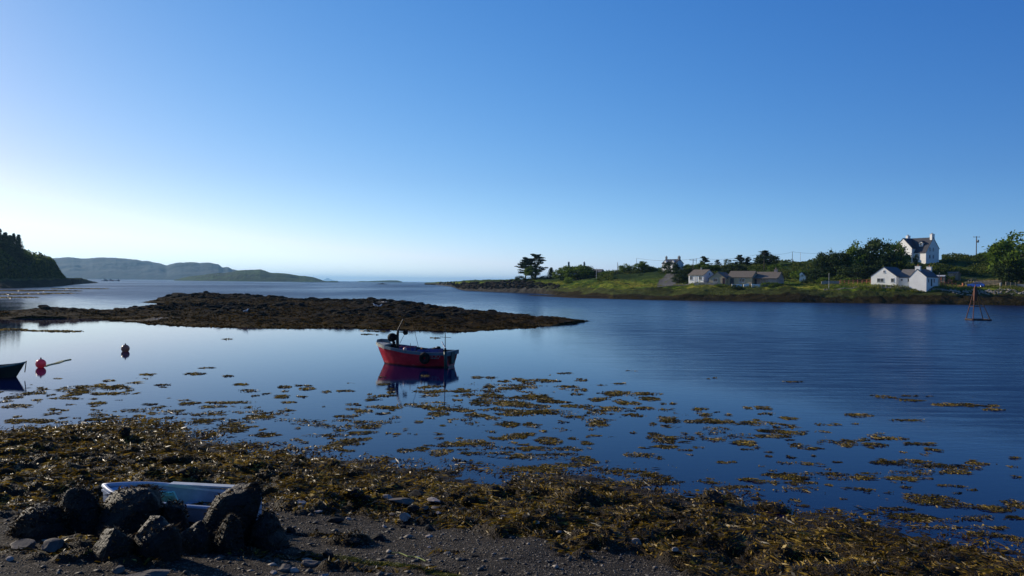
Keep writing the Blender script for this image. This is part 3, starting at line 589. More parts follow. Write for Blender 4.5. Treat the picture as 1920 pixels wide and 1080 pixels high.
u, v, C = on_fan(LG, rt, 150000, 4.35, 6.5, 1120, 2300)
cl = fbm(C[:, 0] * .14, C[:, 1] * .14, 4, 3.7); k = cl > -.12; k &= ~((u > 1215) & (u < 1285) & (v < 5.2)); k &= ~((u > 1675) & (u < 1765) & (v > 5.5)); k &= ~((u > 1790) & (v < 5.15)); k &= ~((u > 1150) & (u < 1235) & (v < 5.6)); C = C[k]; cl = cl[k]
C[:, 2] += rt.random(len(C)) ** .7 * np.clip(.4 + cl * 3.2, .1, 1.7)
o = leaves('hillside_scrub', rt, C, .32, M['scrub']); tag(o, 'dark bracken and gorse covering the hill behind the houses', 'scrub', None, 'stuff')
u, v, C = on_fan(LG, rt, 60000, 2.9, 4.6, 930, 2300)
cl = fbm(C[:, 0] * .3, C[:, 1] * .3, 3, 1.7); k = cl > -.02; C = C[k]; C[:, 2] += rt.random(len(C)) * .45 * np.clip(.4 + cl[k] * 2, .2, 1.4)
o = leaves('shore_grass', rt, C, .2, M['grassleaf'], None, .3); tag(o, 'tufts of yellow green grass along the far shore', 'grass', None, 'stuff')
# wood on the headland: canopy over the slope
u, v, C = on_fan(HG, rt, 130000, 3.55, 7.2, -420, 122)
cell = np.abs(fbm(C[:, 0] * .11, C[:, 1] * .09, 2, 2.9)); hgt = 3.5 + 4.2 * (1 - np.clip(cell * 2.6, 0, 1)) + fbm(C[:, 0] * .3, C[:, 1] * .3, 3, 5) * 1.5
hgt *= sstep(3.5, 4.1, v) * sstep(124, 96, u) * .9 + .1; C[:, 2] += hgt * (.35 + .65 * rt.random(len(C)) ** .45)
o = leaves('headland_wood', rt, C, .55, M['wood']); tag(o, 'dense wood of broadleaf trees covering the headland slope', 'wood', None, 'stuff')
# ---------------------------------------------------------------- trees
def mesh_of(mb, name, mat, smooth=True):
    o = mb.build(name, mat, None, smooth); me = o.data; bpy.data.objects.remove(o); return me
def broad_protos(seed, mat, H=10.0, Wd=9.0, n_cl=64, leafn=95, base=.16, size=.27):
    rg_ = np.random.default_rng(seed); tr = MB(); cs = []
    tr.tube([(0, 0, -.8), (.1, .05, H * .18), (-.1, .1, H * .4), (.1, 0, H * .62)], [.38, .30, .2, .08], 8)
    for i in range(n_cl):
        d = randvec(rg_, 1)[0]; r = rg_.uniform(.35, 1.0) ** .5
        cs.append(((d[0] * Wd / 2 * r) * .9, d[1] * Wd / 2 * r * .9, H * (base + (1 - base) * (.5 + .46 * d[2] * r)), rg_.uniform(.55, 1.25) * Wd * .115))
    for i in range(0, n_cl, 6):
        c = cs[i]; tr.tube([(0, .05, H * rg_.uniform(.22, .42)), (c[0] * .5, c[1] * .5, c[2] * .8), (c[0], c[1], c[2])], [.14, .08, .03], 6)
    C = []
    for x, y, z, r in cs:
        k = int(leafn * (r / (Wd * .115)) ** 2); q = randvec(rg_, k) * (r * rg_.gamma(5, .17, k).clip(.2, 1.6))[:, None]; q[:, 2] *= .8; C.append(q + np.array([x, y, z]))
    o = leaves('crown', rg_, np.concatenate(C), size, mat); me = o.data; bpy.data.objects.remove(o)
    return me, mesh_of(tr, 'trunk', M['bark'])
def plate_protos(seed, H=12.0, Wd=8.0, bare=.25):
    """wind-shaped pine: clumps of needles held on level limbs, trunk showing between"""
    rg_ = np.random.default_rng(seed); tr = MB(); C = []
    tr.tube([(0, 0, -.8), (.15, 0, H * .35), (-.1, .1, H * .7), (.1, 0, H * .97)], [.30, .22, .13, .04], 8)
    for i in range(44):
        f = (i + rg_.random()) / 44; z = H * (bare + (1 - bare) * f); a = rg_.uniform(0, 6.28); L = Wd / 2 * (1.05 - .75 * f ** 1.6) * rg_.uniform(.45, 1.1)
        e = (L * math.cos(a), L * math.sin(a), z + L * rg_.uniform(.02, .25)); tr.tube([(0, 0, z - .2), (e[0] * .5, e[1] * .5, z), e], [.1, .06, .02], 5)
        for t in (.4, .62, .85, 1.0):
            k = 46; q = randvec(rg_, k) * (rg_.random(k) ** .5)[:, None] * np.array([.9, .9, .36]) * rg_.uniform(.7, 1.1); C.append(q + np.array([e[0] * t, e[1] * t, z + (e[2] - z) * t + .15]))
    o = leaves('crown', rg_, np.concatenate(C), .27, M['leafdark'], None, .4); me = o.data; bpy.data.objects.remove(o)
    return me, mesh_of(tr, 'trunk', M['bark'])
def spruce_protos(seed, H=12.0, Wd=6.0):
    rg_ = np.random.default_rng(seed); tr = MB(); C = []
    tr.tube([(0, 0, -.8), (0, 0, H * .5), (0, 0, H)], [.25, .15, .03], 7)
    for i in range(26):
        f = i / 25; z = H * (.08 + .9 * f); L = Wd / 2 * (1 - f) ** .8 + .15
        for j in range(13):
            a = rg_.uniform(0, 6.28); l = L * rg_.uniform(.6, 1.15); t = np.linspace(.2, 1, 12)
            q = np.stack([np.cos(a) * l * t, np.sin(a) * l * t, z - l * .28 * t + .1], 1); C.append(q + rg_.normal(0, .16, q.shape))
    o = leaves('crown', rg_, np.concatenate(C), .24, M['leafdark'], None, .4); me = o.data; bpy.data.objects.remove(o)
    return me, mesh_of(tr, 'trunk', M['bark'])
PT = {'broad': [broad_protos(s, M['leaf']) for s in (1, 2, 3)], 'dark': [broad_protos(s, M['leafdark'], 10, 9, 66, 85, .06) for s in (4, 5)],
      'bush': [broad_protos(s, M['leaf'], 10, 14, 50, 60, .0, .42) for s in (6, 7)], 'lightbush': [broad_protos(s, M['leaflight'], 10, 14, 42, 46, .0, .42) for s in (8, 9)],
      'darkbush': [broad_protos(s, M['leafdark'], 10, 14, 46, 60, .0, .42) for s in (14, 15)],
      'pine': [plate_protos(s) for s in (10, 11, 16)], 'spruce': [spruce_protos(s) for s in (12, 13)]}
WID = {'broad': 7.4, 'dark': 7.4, 'bush': 11.5, 'lightbush': 11.5, 'darkbush': 11.5, 'pine': 7, 'spruce': 5.2}
HGT = {'broad': 10, 'dark': 10, 'bush': 10, 'lightbush': 10, 'darkbush': 10, 'pine': 12, 'spruce': 12}
def tree(name, kind, px, top, bottom, w_px, d, label, group=None, zf=None, vi=0, rz=None):
    """tree whose foot stands on the land at depth d; top/bottom rows and width in photo pixels give its real size"""
    zf = zf or land_z; x = (px - 960) / FPX * d; z0 = zf(px, d); zt = D(px, top, d)[2]; zb = D(px, bottom, d)[2]
    z0 = min(z0, zb) if zb < z0 else z0; h = max(zt - z0, .8); wm = w_px / FPX * d
    k = PT[kind][vi % len(PT[kind])]; e = empty(name, (x, d, z0 - .15), rz if rz is not None else (px * .37) % 6.28, label, 'bush' if name == 'shrub' else 'tree', group)
    e.scale = (wm / WID[kind], wm / WID[kind], h / HGT[kind])
    link('crown' if name != 'shrub' else 'foliage', k[0], None, e); link('trunk' if name != 'shrub' else 'stem', k[1], None, e); return e
TG = 'trees around the far shore houses'; SG = 'shrubs and small bushes on the far shore'
TR = [('pine_tree', 'pine', 985, 483, 520, 32, 345, 'dark pine nearest the point, shorter of the leaning pair', TG, 0),
 ('pine_tree', 'pine', 1003, 477, 520, 44, 347, 'tallest dark pine with spreading limbs on the point', TG, 1),
 ('broadleaf_tree', 'broad', 997, 499, 522, 24, 340, 'small green tree growing in front of the two dark pines', TG, 0),
 ('shrub', 'darkbush', 976, 517, 529, 20, 338, 'black-green bush at the foot of the pines, seaward end', SG, 0),
 ('shrub', 'darkbush', 1000, 519, 530, 30, 338, 'wide dark bush under the two pines', SG, 1),
 ('shrub', 'darkbush', 1020, 517, 530, 22, 336, 'dark bush between the pines and the small conifer', SG, 0),
 ('conifer_tree', 'spruce', 1033, 501, 527, 24, 335, 'small pointed conifer beside the round green trees', TG, 0),
 ('broadleaf_tree', 'broad', 1050, 501, 528, 26, 322, 'rounded green tree next to the small pointed conifer', TG, 1),
 ('broadleaf_tree', 'broad', 1082, 495, 529, 52, 312, 'wide rounded green tree hiding the house with two chimneys', TG, 2),
 ('broadleaf_tree', 'dark', 1101, 498, 527, 30, 318, 'dark tree beside the wide rounded green tree', TG, 0),
 ('shrub', 'bush', 1066, 518, 540, 16, 300, 'green bush hanging over the rocky bank below the round tree', SG, 1),
 ('shrub', 'darkbush', 1102, 533, 545, 26, 268, 'dark bush low on the rocky bank under the seaward houses', SG, 0),
 ('shrub', 'darkbush', 1120, 531, 541, 20, 276, 'green bush halfway up the seaward slope', SG, 1),
 ('shrub', 'darkbush', 1150, 527, 536, 26, 266, 'round bush in the middle of the seaward slope', SG, 0),
 ('shrub', 'darkbush', 1180, 530, 538, 30, 250, 'dark spreading bush below the pale bush on the slope', SG, 1),
 ('shrub', 'darkbush', 1212, 526, 535, 24, 255, 'green bush on the yellow slope near the track', SG, 0),
 ('shrub', 'darkbush', 1238, 536, 545, 30, 226, 'dark bush on the bank below the track', SG, 0),
 ('shrub', 'bush', 1352, 531, 538, 26, 216, 'green bush in front of the cream bungalow', SG, 1),
 ('shrub', 'darkbush', 1380, 533, 540, 20, 211, 'dark bush at the start of the white garden wall', SG, 1),
 ('shrub', 'bush', 1445, 528, 540, 34, 213, 'hedge like bush at the end of the pink bungalow', SG, 0),
 ('shrub', 'bush', 1476, 530, 541, 36, 214, 'long low bush between the pink bungalow and the small gable', SG, 1),
 ('shrub', 'bush', 1138, 508, 521, 20, 300, 'green bush by the grey gabled house', SG, 0),
 ('shrub', 'darkbush', 1155, 509, 521, 26, 300, 'dark brown bush below the leaning pole', SG, 1),
 ('broadleaf_tree', 'broad', 1172, 495, 516, 26, 305, 'seaward tree of the row beside the pole', TG, 0),
 ('broadleaf_tree', 'broad', 1202, 489, 516, 30, 305, 'tallest tree of the row beyond the yellow slope', TG, 1),
 ('broadleaf_tree', 'broad', 1222, 498, 516, 24, 305, 'low tree of the row nearest the white house on the rise', TG, 2),
 ('shrub', 'lightbush', 1186, 506, 517, 28, 300, 'pale green bush in front of the tree row', SG, 0),
 ('shrub', 'darkbush', 1257, 491, 514, 30, 278, 'dark bush covering the front of the white house on the rise', SG, 0),
 ('broadleaf_tree', 'dark', 1282, 498, 524, 40, 262, 'dark low tree below the gable of the white house on the rise', TG, 1),
 ('broadleaf_tree', 'dark', 1275, 513, 529, 30, 240, 'dark spreading tree beside the track', TG, 0),
 ('broadleaf_tree', 'broad', 1292, 494, 512, 20, 285, 'green tree on the slope behind the dark low trees', TG, 2),
 ('conifer_tree', 'pine', 1320, 481, 508, 26, 285, 'dark conifer above the white bungalow', TG, 2),
 ('broadleaf_tree', 'broad', 1316, 492, 512, 26, 280, 'green tree in front of the dark conifer above the bungalow', TG, 0),
 ('broadleaf_tree', 'broad', 1338, 496, 513, 24, 280, 'green and brown tree behind the bungalow roof', TG, 1),
 ('conifer_tree', 'pine', 1345, 487, 503, 14, 290, 'thin small pine on the skyline next to the dark conifer', TG, 0),
 ('flowering_tree', 'lightbush', 1364, 484, 500, 13, 290, 'thin pale leaved tree on the skyline', TG, 0),
 ('shrub', 'lightbush', 1356, 496, 508, 20, 285, 'pale bush under the thin pale tree', SG, 1),
 ('conifer_tree', 'pine', 1386, 478, 505, 24, 288, 'dark wind-bent conifer on the hill crest', TG, 1),
 ('conifer_tree', 'pine', 1402, 482, 505, 18, 288, 'smaller dark conifer joined to the wind-bent one', TG, 2),
 ('broadleaf_tree', 'dark', 1380, 495, 522, 40, 262, 'dark tree rising behind the tan roofed bungalow', TG, 0),
 ('conifer_tree', 'spruce', 1419, 479, 500, 14, 290, 'short conifer at the side of the domed evergreen', TG, 1),
 ('conifer_tree', 'pine', 1433, 470, 502, 34, 288, 'peaked evergreen above the domed green tree', TG, 0),
 ('broadleaf_tree', 'dark', 1438, 475, 500, 40, 284, 'domed evergreen mass on the hill crest', TG, 1),
 ('shrub', 'bush', 1455, 494, 512, 30, 262, 'green bush on the hillside above the pink bungalow', SG, 0),
 ('shrub', 'lightbush', 1480, 500, 524, 34, 245, 'mottled brown and green bush behind the pink bungalow', SG, 1),
 ('broadleaf_tree', 'dark', 1541, 473, 534, 30, 240, 'side limb tree of the big dark clump by the lamp post', TG, 0),
 ('broadleaf_tree', 'dark', 1567, 462, 534, 46, 238, 'big dark rounded tree behind the thin lamp post', TG, 1),
 ('shrub', 'darkbush', 1530, 505, 534, 46, 232, 'dark undergrowth bush below the big rounded tree', SG, 0),
 ('broadleaf_tree', 'broad', 1608, 456, 534, 44, 236, 'green shoulder tree beside the big house', TG, 0),
 ('broadleaf_tree', 'dark', 1642, 447, 534, 60, 234, 'tallest broad tree between the big house and the cottage', TG, 0),
 ('broadleaf_tree', 'broad', 1677, 450, 524, 38, 242, 'green tree touching the front of the big white house', TG, 2),
 ('broadleaf_tree', 'dark', 1605, 490, 536, 60, 226, 'low dark tree behind the boundary wall', TG, 1),
 ('shrub', 'bush', 1545, 518, 537, 22, 218, 'round green bush behind the lamp post', SG, 1),
 ('shrub', 'bush', 1590, 520, 537, 20, 218, 'round green bush at the end of the low wall', SG, 0),
 ('shrub', 'bush', 1505, 505, 524, 40, 235, 'green bush around the small white gable', SG, 1),
 ('shrub', 'darkbush', 1518, 522, 540, 30, 222, 'dark bush below the small white gable', SG, 0),
 ('shrub', 'darkbush', 1716, 476, 487, 9, 252, 'small dark bush against the wall of the big white house', SG, 1),
 ('shrub', 'bush', 1700, 478, 489, 14, 253, 'small green bush at the porch of the big white house', SG, 0),
 ('shrub', 'bush', 1843, 472, 482, 18, 258, 'round bush on the hill crest beside the utility pole', SG, 0),
 ('conifer_tree', 'pine', 1890, 454, 482, 22, 245, 'dark flat limbed pine behind the big edge tree', TG, 1),
 ('broadleaf_tree', 'broad', 1912, 440, 541, 86, 214, 'huge green tree filling the end of the shore by the gate', TG, 0),
 ('broadleaf_tree', 'dark', 1890, 478, 541, 40, 212, 'dark lower tree standing by the gate', TG, 0),
 ('shrub', 'darkbush', 1868, 538, 545, 14, 203, 'dark bush beside the grey gatepost', SG, 0),
 ('shrub', 'darkbush', 1792, 524, 533, 22, 216, 'dark bush in the shade of the garden shed', SG, 1),
 ('shrub', 'darkbush', 1762, 536, 543, 22, 204, 'low dark bush on the grass by the thin pole', SG, 0)]
for nm, kd, px, tp, bt, wp, d, lb, g, vi in TR: tree(nm, kd, px, tp, bt, wp, d, lb, g, None, vi)
for i, (px, tp, bt, wp, d, lb) in enumerate([(-4, 428, 496, 46, 362, 'tallest dark conifer of the headland stand'), (9, 436, 496, 38, 366, 'dark conifer just inside the tallest headland one'), (18, 441, 498, 32, 360, 'dark conifer in the middle of the headland stand'), (25, 438, 496, 28, 368, 'second tall conifer from the open end of the headland stand'), (34, 440, 498, 30, 366, 'last tall conifer at the open end of the headland stand'), (36, 460, 499, 32, 360, 'short conifer leaning out over the headland wood'), (4, 452, 499, 50, 354, 'low conifer in front of the headland stand'), (-40, 418, 500, 60, 350, 'tall conifer behind the headland stand'), (18, 462, 500, 46, 352, 'wide dark conifer skirting the front of the headland stand')]):
    tree('conifer_tree', 'spruce', px, tp, bt, wp, d, lb, 'conifers on the headland', head_z, i)
# ---------------------------------------------------------------- buildings
M['white'] = flat_mat('white_render', (.80, .78, .73), .8, .1, .6)
M['cream'] = flat_mat('cream_render', (.46, .36, .22), .85, .12, .6)
M['pinkish'] = flat_mat('pink_render', (.42, .30, .24), .85, .12, .6)
M['greyw'] = flat_mat('grey_render', (.22, .23, .22), .85, .15, .6)
M['slate'] = flat_mat('slate', (.035, .036, .042), .6, .3, 2)
M['tile'] = flat_mat('brown_tile', (.14, .115, .085), .8, .2, 2)
M['tilegrey'] = flat_mat('grey_tile', (.13, .12, .11), .8, .2, 2)
M['glass'] = flat_mat('window_glass', (.012, .014, .018), .08, .2, 1, bump=0)
M['frame'] = flat_mat('window_frame', (.5, .5, .5), .5, .08, 2)
M['terracotta'] = flat_mat('terracotta', (.35, .13, .06), .8, .2, 4)
M['timber'] = flat_mat('weathered_timber', (.20, .17, .13), .85, .3, 4)
M['redwood'] = flat_mat('red_fence_wood', (.30, .10, .05), .8, .3, 4)
M['stonew'] = flat_mat('wall_stone', (.25, .24, .22), .9, .35, 1.5, bump=.5)
M['road'] = flat_mat('gravel_track', (.085, .078, .065), .9, .2, 1)
M['doorred'] = flat_mat('dark_red_door', (.10, .03, .025), .5, .2, 2)
def bldg(name, px, py, d, extra, label, cat='house', dz=0.0):
    az = math.atan((px - 960) / FPX); q = D(px, py, d)
    return empty(name, q, -az - R(extra), label, cat)
def gable(e, x0, x1, y0, y1, ef, eb, rz_, axis, wall, roof, over=.25, th=.16, base=-2.5, name='wall', rid=None):
    """block with a pitched roof; axis 'x': ridge along the facade, 'y': gable towards the viewer. ef/eb: eave heights of the two slopes"""
    mb = MB(); rb = MB()
    if axis == 'x':
        c = rid if rid is not None else (y0 + y1) / 2
        mb.prism([(y0, base), (y1, base), (y1, eb), (c, rz_), (y0, ef)], 0, x0, x1)
        for (a, za), (b, zb) in (((y0, ef), (c, rz_)), ((y1, eb), (c, rz_))):
            sl_ = (zb - za) / (b - a); s = -1 if b > a else 1; p = (a + s * over, za + s * over * sl_)
            rb.prism([(p[0], p[1] + .02), (b, zb + .02), (b, zb + .02 + th), (p[0], p[1] + .02 + th)], 0, x0 - over * .6, x1 + over * .6)
    else:
        c = rid if rid is not None else (x0 + x1) / 2
        mb.prism([(x0, base), (x1, base), (x1, eb), (c, rz_), (x0, ef)], 1, y0, y1)
        for (a, za), (b, zb) in (((x0, ef), (c, rz_)), ((x1, eb), (c, rz_))):
            sl_ = (zb - za) / (b - a); s = -1 if b > a else 1; p = (a + s * over, za + s * over * sl_)
            rb.prism([(p[0], p[1] + .02), (b, zb + .02), (b, zb + .02 + th), (p[0], p[1] + .02 + th)], 1, y0 - over * .6, y1 + over * .6)
    w_ = mb.build(name, wall, e); r_ = rb.build('roof', roof, e); return w_, r_
def win(e, face, at, u, z, w_, h, n=2, fr=None, door=None):
    """window or door standing slightly proud of a wall. face 'f': plane y=at facing -y; 'r': plane x=at facing +x"""
    def bx_(mb, u0, u1, z0, z1, o0, o1):
        return mb.box(u0, u1, at - o1, at - o0, z0, z1) if face == 'f' else mb.box(at + o0, at + o1, u0, u1, z0, z1)
    f = MB(); t = .09
    bx_(f, u - w_ / 2, u + w_ / 2, z, z + t, -.02, .07); bx_(f, u - w_ / 2, u + w_ / 2, z + h - t, z + h, -.02, .07)
    bx_(f, u - w_ / 2, u - w_ / 2 + t, z + t, z + h - t, -.02, .07); bx_(f, u + w_ / 2 - t, u + w_ / 2, z + t, z + h - t, -.02, .07)
    for i in range(1, n): c = u - w_ / 2 + w_ * i / n; bx_(f, c - .04, c + .04, z + t, z + h - t, -.02, .06)
    fo = f.build('door' if door else 'window', door or fr or M['frame'], e)
    p = MB(); bx_(p, u - w_ / 2 + t, u + w_ / 2 - t, z + t, z + h - t, -.01, .03); p.build('panel' if door else 'pane', door or M['glass'], fo)
    if not door:
        s = MB(); bx_(s, u - w_ / 2 - .1, u + w_ / 2 + .1, z - .1, z, -.02, .13); s.build('sill', M['frame'], fo)
def chimney(e, x0, x1, y0, y1, z0, z1, mat, pots=1, cap=None):
    m = MB().box(x0, x1, y0, y1, z0, z1); m.box(x0 - .07, x1 + .07, y0 - .07, y1 + .07, z1, z1 + .12); c = m.build('chimney', mat, e)
    for i in range(pots):
        cx = x0 + (x1 - x0) * (i + .5) / pots; MB().lathe((cx, (y0 + y1) / 2, z1 + .12), [(0, 0), (.15, 0), (.12, .35), (.14, .45), (.09, .45), (.09, .1), (0, .1)], 10).build('chimney_pot', cap or M['terracotta'], c, True)
# big white house on the hill. 1 px = .197 m at 266 m
e = bldg('large_house', 1678, 488, 262, 32, 'large white two storey house with dark slate roof and tall chimneys on the hill')
e.scale = (.86, .86, .86)
gable(e, 0, 7.6, -.6, 9.2, 4.9, 4.9, 9.0, 'y', M['white'], M['slate'], base=-2.5, name='front_wing_wall')
gable(e, 1.5, 12.6, .9, 10.2, 3.0, 4.8, 9.15, 'x', M['white'], M['slate'], rid=5.9)
for u, z, w_, h in ((4.3, 4.0, 1.1, 1.6), (2.2, 6.7, .7, 1.0), (2.0, 1.0, 1.1, 1.5)): win(e, 'f', -.6, u, z, w_, h, 2)
win(e, 'f', .9, 9.0, .9, 1.1, 1.5); win(e, 'f', -.6, 4.9, .1, 1.0, 2.1, 1, None, M['doorred'])
for u in (3.6, 6.0): win(e, 'r', 12.6, u, 3.6, .85, 1.5); win(e, 'r', 12.6, u, .6, .85, 1.5)
dm = MB().prism([(8.7, 5.6), (10.1, 5.6), (10.1, 7.2), (9.4, 7.8), (8.7, 7.2)], 1, 2.6, 5.4).build('dormer', M['white'], e)
f = MB().box(8.95, 9.85, 2.5, 2.58, 5.9, 7.1).build('window', M['frame'], dm)
MB().prism([(8.5, 7.05), (9.4, 7.85), (9.4, 8.0), (8.5, 7.2)], 1, 2.3, 5.5).prism([(10.3, 7.05), (9.4, 7.85), (9.4, 8.0), (10.3, 7.2)], 1, 2.3, 5.5).build('dormer_roof', M['slate'], dm)
MB().box(9.05, 9.75, 2.46, 2.5, 6.0, 7.0).build('pane', M['glass'], dm)
chimney(e, 11.7, 12.62, 5.0, 6.9, 7.6, 10.6, M['white'], 2, M['timber']); chimney(e, 1.5, 2.4, 5.0, 6.9, 7.0, 10.4, M['white'], 2, M['timber'])
pr = MB().box(3.2, 5.4, -2.2, -.6, -2, 2.2).build('porch', M['white'], e)
# white cottage by the shore, 1 px = .157 m at 212 m
e = bldg('cottage', 1633, 535.5, 209, 22, 'low white shore cottage of two gabled blocks with terracotta chimney pots')
gable(e, 0, 6.9, 0, 9.5, 2.7, 2.7, 5.3, 'y', M['white'], M['slate'], over=.15, name='gable_block_wall')
gable(e, 6.9, 11.5, 1.8, 7.6, 2.35, 2.4, 4.6, 'x', M['white'], M['tilegrey'], over=.15, name='link_wall')
gable(e, 10.5, 14.9, -.6, 8.6, 2.3, 2.5, 4.6, 'y', M['white'], M['slate'], over=.12, rid=12.5, name='chimney_block_wall')
win(e, 'f', 0, 2.6, 1.0, 1.9, 1.15, 2); win(e, 'f', 0, 5.9, 1.0, .95, 1.15, 1); win(e, 'f', 0, 3.6, 3.7, .5, .7, 1)
win(e, 'f', 1.8, 9.7, 1.15, .95, 1.0, 1); win(e, 'f', 1.8, 7.7, 1.4, .6, .6, 1)
for y, h in ((1.0, 1.1), (5.2, 1.1)): win(e, 'r', 14.9, y, 1.0, .8, h, 1)
win(e, 'r', 14.9, 3.2, .0, .9, 2.0, 1, None, M['slate'])
chimney(e, 11.9, 13.2, -.4, .4, 3.9, 5.4, M['white'], 1); chimney(e, 12.1, 13.3, 7.7, 8.5, 3.7, 5.4, M['white'], 1)
# bungalows
e = bldg('bungalow', 1291, 530.3, 228, 34, 'white bungalow with brown tiled roof, seaward end of the row')
gable(e, 0, 5.4 , 0, 6.6, 2.45, 2.45, 4.1, 'x', M['white'], M['tile'], name='wall', over=.3)
for u, w_ in ((1.0, 1.1), (4.3, 1.1)): win(e, 'f', 0, u, .9, w_, 1.25, 2)
win(e, 'f', 0, 2.7, 0, .9, 2.0, 1, None, M['frame']); win(e, 'r', 5.4, 3.3, 2.6, .6, .6, 1); chimney(e, 2.3, 2.7, 3.1, 3.5, 3.8, 4.75, M['greyw'], 0)
e = bldg('bungalow', 1329.5, 533.5, 222, 20, 'cream gabled bungalow joined to a long brown roof, middle of the row')
gable(e, 0, 5.2, 0, 7.5, 1.9, 1.9, 3.75, 'y', M['cream'], M['tile'], name='gable_wall', over=.3)
gable(e, 5.2, 12.6, 1.6, 8.4, 2.3, 2.3, 4.1, 'x', M['cream'], M['tile'], name='wall', over=.3)
win(e, 'f', 0, 2.0, .8, 1.5, 1.2, 1); win(e, 'f', 0, 4.6, .1, .8, 1.9, 1, None, M['doorred']); win(e, 'f', 1.6, 6.6, .1, 1.1, 1.9, 1, None, M['slate']); win(e, 'f', 1.6, 9.6, .8, 1.7, 1.25, 2)
e = bldg('bungalow', 1391, 536, 219, 16, 'pink walled long bungalow with recessed porch behind the white garden wall')
gable(e, 0, 10.2, 1.2, 9.0, 2.4, 2.4, 4.2, 'x', M['pinkish'], M['tile'], name='wall', over=.35)
for u0, u1 in ((0, 2.4), (7.6, 10.2)): MB().box(u0, u1, 0, 1.2, -2, 2.38).build('porch_wall', M['pinkish'], e)
MB().prism([(-.3, 2.2), (1.25, 2.62), (1.25, 2.8), (-.3, 2.38)], 0, -.2, 10.4).build('porch_roof', M['tile'], e)
win(e, 'f', 0, 1.3, .9, .9, 1.2, 1); win(e, 'f', 1.2, 6.2, .5, 1.8, 1.6, 2); win(e, 'f', 1.2, 3.6, .1, 1.0, 2.0, 1, None, M['slate']); win(e, 'r', 10.2, 4.8, .9, .8, 1.1, 1)
chimney(e, 8.2, 9.2, 4.8, 5.6, 3.7, 5.0, M['pinkish'], 1, M['pinkish'])
# white house on the rise
e = bldg('house', 1241, 506, 292, 36, 'white storey and a half house on the rise, dark roof and two chimneys')
e.scale = (.92, .92, .86)
gable(e, 0, 7.4, 0, 5.6, 3.0, 3.0, 4.9, 'x', M['white'], M['slate'], over=.2)
for u in (1.4, 3.7, 6.0): win(e, 'f', 0, u, .8, .9, 1.3, 1)
for u in (1.6, 5.6): MB().prism([(u - .6, 3.0), (u + .6, 3.0), (u + .6, 3.9), (u, 4.4), (u - .6, 3.9)], 1, .2, 2.0).build('dormer', M['white'], e)
chimney(e, 6.6, 7.42, 2.3, 3.3, 4.2, 6.1, M['greyw'], 2); chimney(e, 0, .6, 2.4, 3.2, 4.2, 6.2, M['greyw'], 1)
e = bldg('house', 1060, 512, 345, 18, 'house mostly hidden by the round trees, two pointed chimneys showing')
gable(e, 0, 10.2, 0, 7, 1.8, 1.8, 3.0, 'x', M['greyw'], M['slate']); chimney(e, .2, .9, 3.1, 3.9, 2.4, 5.2, M['greyw'], 1); chimney(e, 8.0, 8.7, 3.1, 3.9, 2.4, 5.1, M['greyw'], 1)
e = bldg('house', 1109, 519, 320, 20, 'low grey gabled house behind the bushes on the seaward slope')
gable(e, 0, 4.2, 0, 6, 1.9, 1.9, 3.3, 'x', M['greyw'], M['tilegrey']); win(e, 'f', 0, 2, .7, 1, 1, 1); win(e, 'r', 4.2, 3, .7, .9, .9, 1)
e = bldg('outbuilding', 1499, 521, 232, 8, 'small white gable showing through the bushes on the hillside', 'outbuilding')
gable(e, 0, 1.9, 0, 2.6, 1.3, .5, 1.75, 'y', M['white'], M['slate'], rid=.6, over=.1)
e = bldg('garden_shed', 1777, 522.5, 222, 22, 'weathered grey timber shed with a dark window band', 'shed')
gable(e, 0, 2.9, 0, 1.9, 1.75, 1.45, 1.95, 'x', M['timber'], M['tilegrey'], rid=.5, over=.15, base=-.8); win(e, 'f', 0, 1.3, .85, 2.0, .6, 3, M['timber'])
e = bldg('garden_shed', 1752, 526, 214, 10, 'low shed with pale metal roof beside the cottage', 'shed')
gable(e, 0, 2.6, 0, 2.0, 1.2, 1.3, 1.45, 'x', M['timber'], M['frame'], rid=1.2, over=.15, base=-.8); win(e, 'f', 0, 1.6, .1, .7, 1.0, 1, None, M['redwood'])
e = bldg('compost_stack', 1777, 528, 212, 6, 'stack of orange brown logs between the two sheds', 'log stack')
lg = MB()
for i in range(4):
    for j in range(3 - i // 2): lg.tube([(.3 * i + .1 * j, 0, .15 + .26 * j), (.3 * i + .1 * j, .9, .15 + .26 * j)], .14, 8)
lg.build('logs', M['terracotta'], e)
# garden walls, fences, posts
def along(name, a, b, z_h, th, mat, label, cat, da, db, n=10, rails=None, posts=0, base=.5):
    """wall or fence following the ground from pixel column a to b at depths da..db"""
    A = LP(a, da); e = empty(name, A, 0, label, cat); m = MB(); pts = [LP(a + (b - a) * i / n, da + (db - da) * i / n) - A for i in range(n + 1)]
    dr = (pts[-1] - pts[0]).normalized(); nn = Vector((-dr.y, dr.x, 0)).normalized() * th / 2
    def strip(mb, z0, z1):
        for p, q in zip(pts[:-1], pts[1:]):
            vs = [p - nn, q - nn, q + nn, p + nn]; mb.add([v + Vector((0, 0, z0)) for v in vs] + [v + Vector((0, 0, z1)) for v in vs], [(0, 3, 2, 1), (4, 5, 6, 7), (0, 1, 5, 4), (1, 2, 6, 5), (2, 3, 7, 6), (3, 0, 4, 7)])
    if rails:
        for z in rails: mb = MB(); strip(mb, z, z + .14); mb.build('rail', mat, e)
        for i in range(posts):
            p = pts[0].lerp(pts[-1], i / (posts - 1)); MB().box(p.x - .07, p.x + .07, p.y - .09, p.y + .09, p.z - .3, p.z + rails[-1] + .25).build('post', mat, e)
    else: strip(m, -base, z_h); m.build('wall_body', mat, e)
    return e
along('garden_wall', 1372, 1391, .95, .22, M['white'], 'white garden wall section in front of the middle bungalow', 'wall', 213, 213)
along('garden_wall', 1394, 1404, .95, .22, M['white'], 'short white garden wall between the two gate gaps', 'wall', 213, 213, 5)
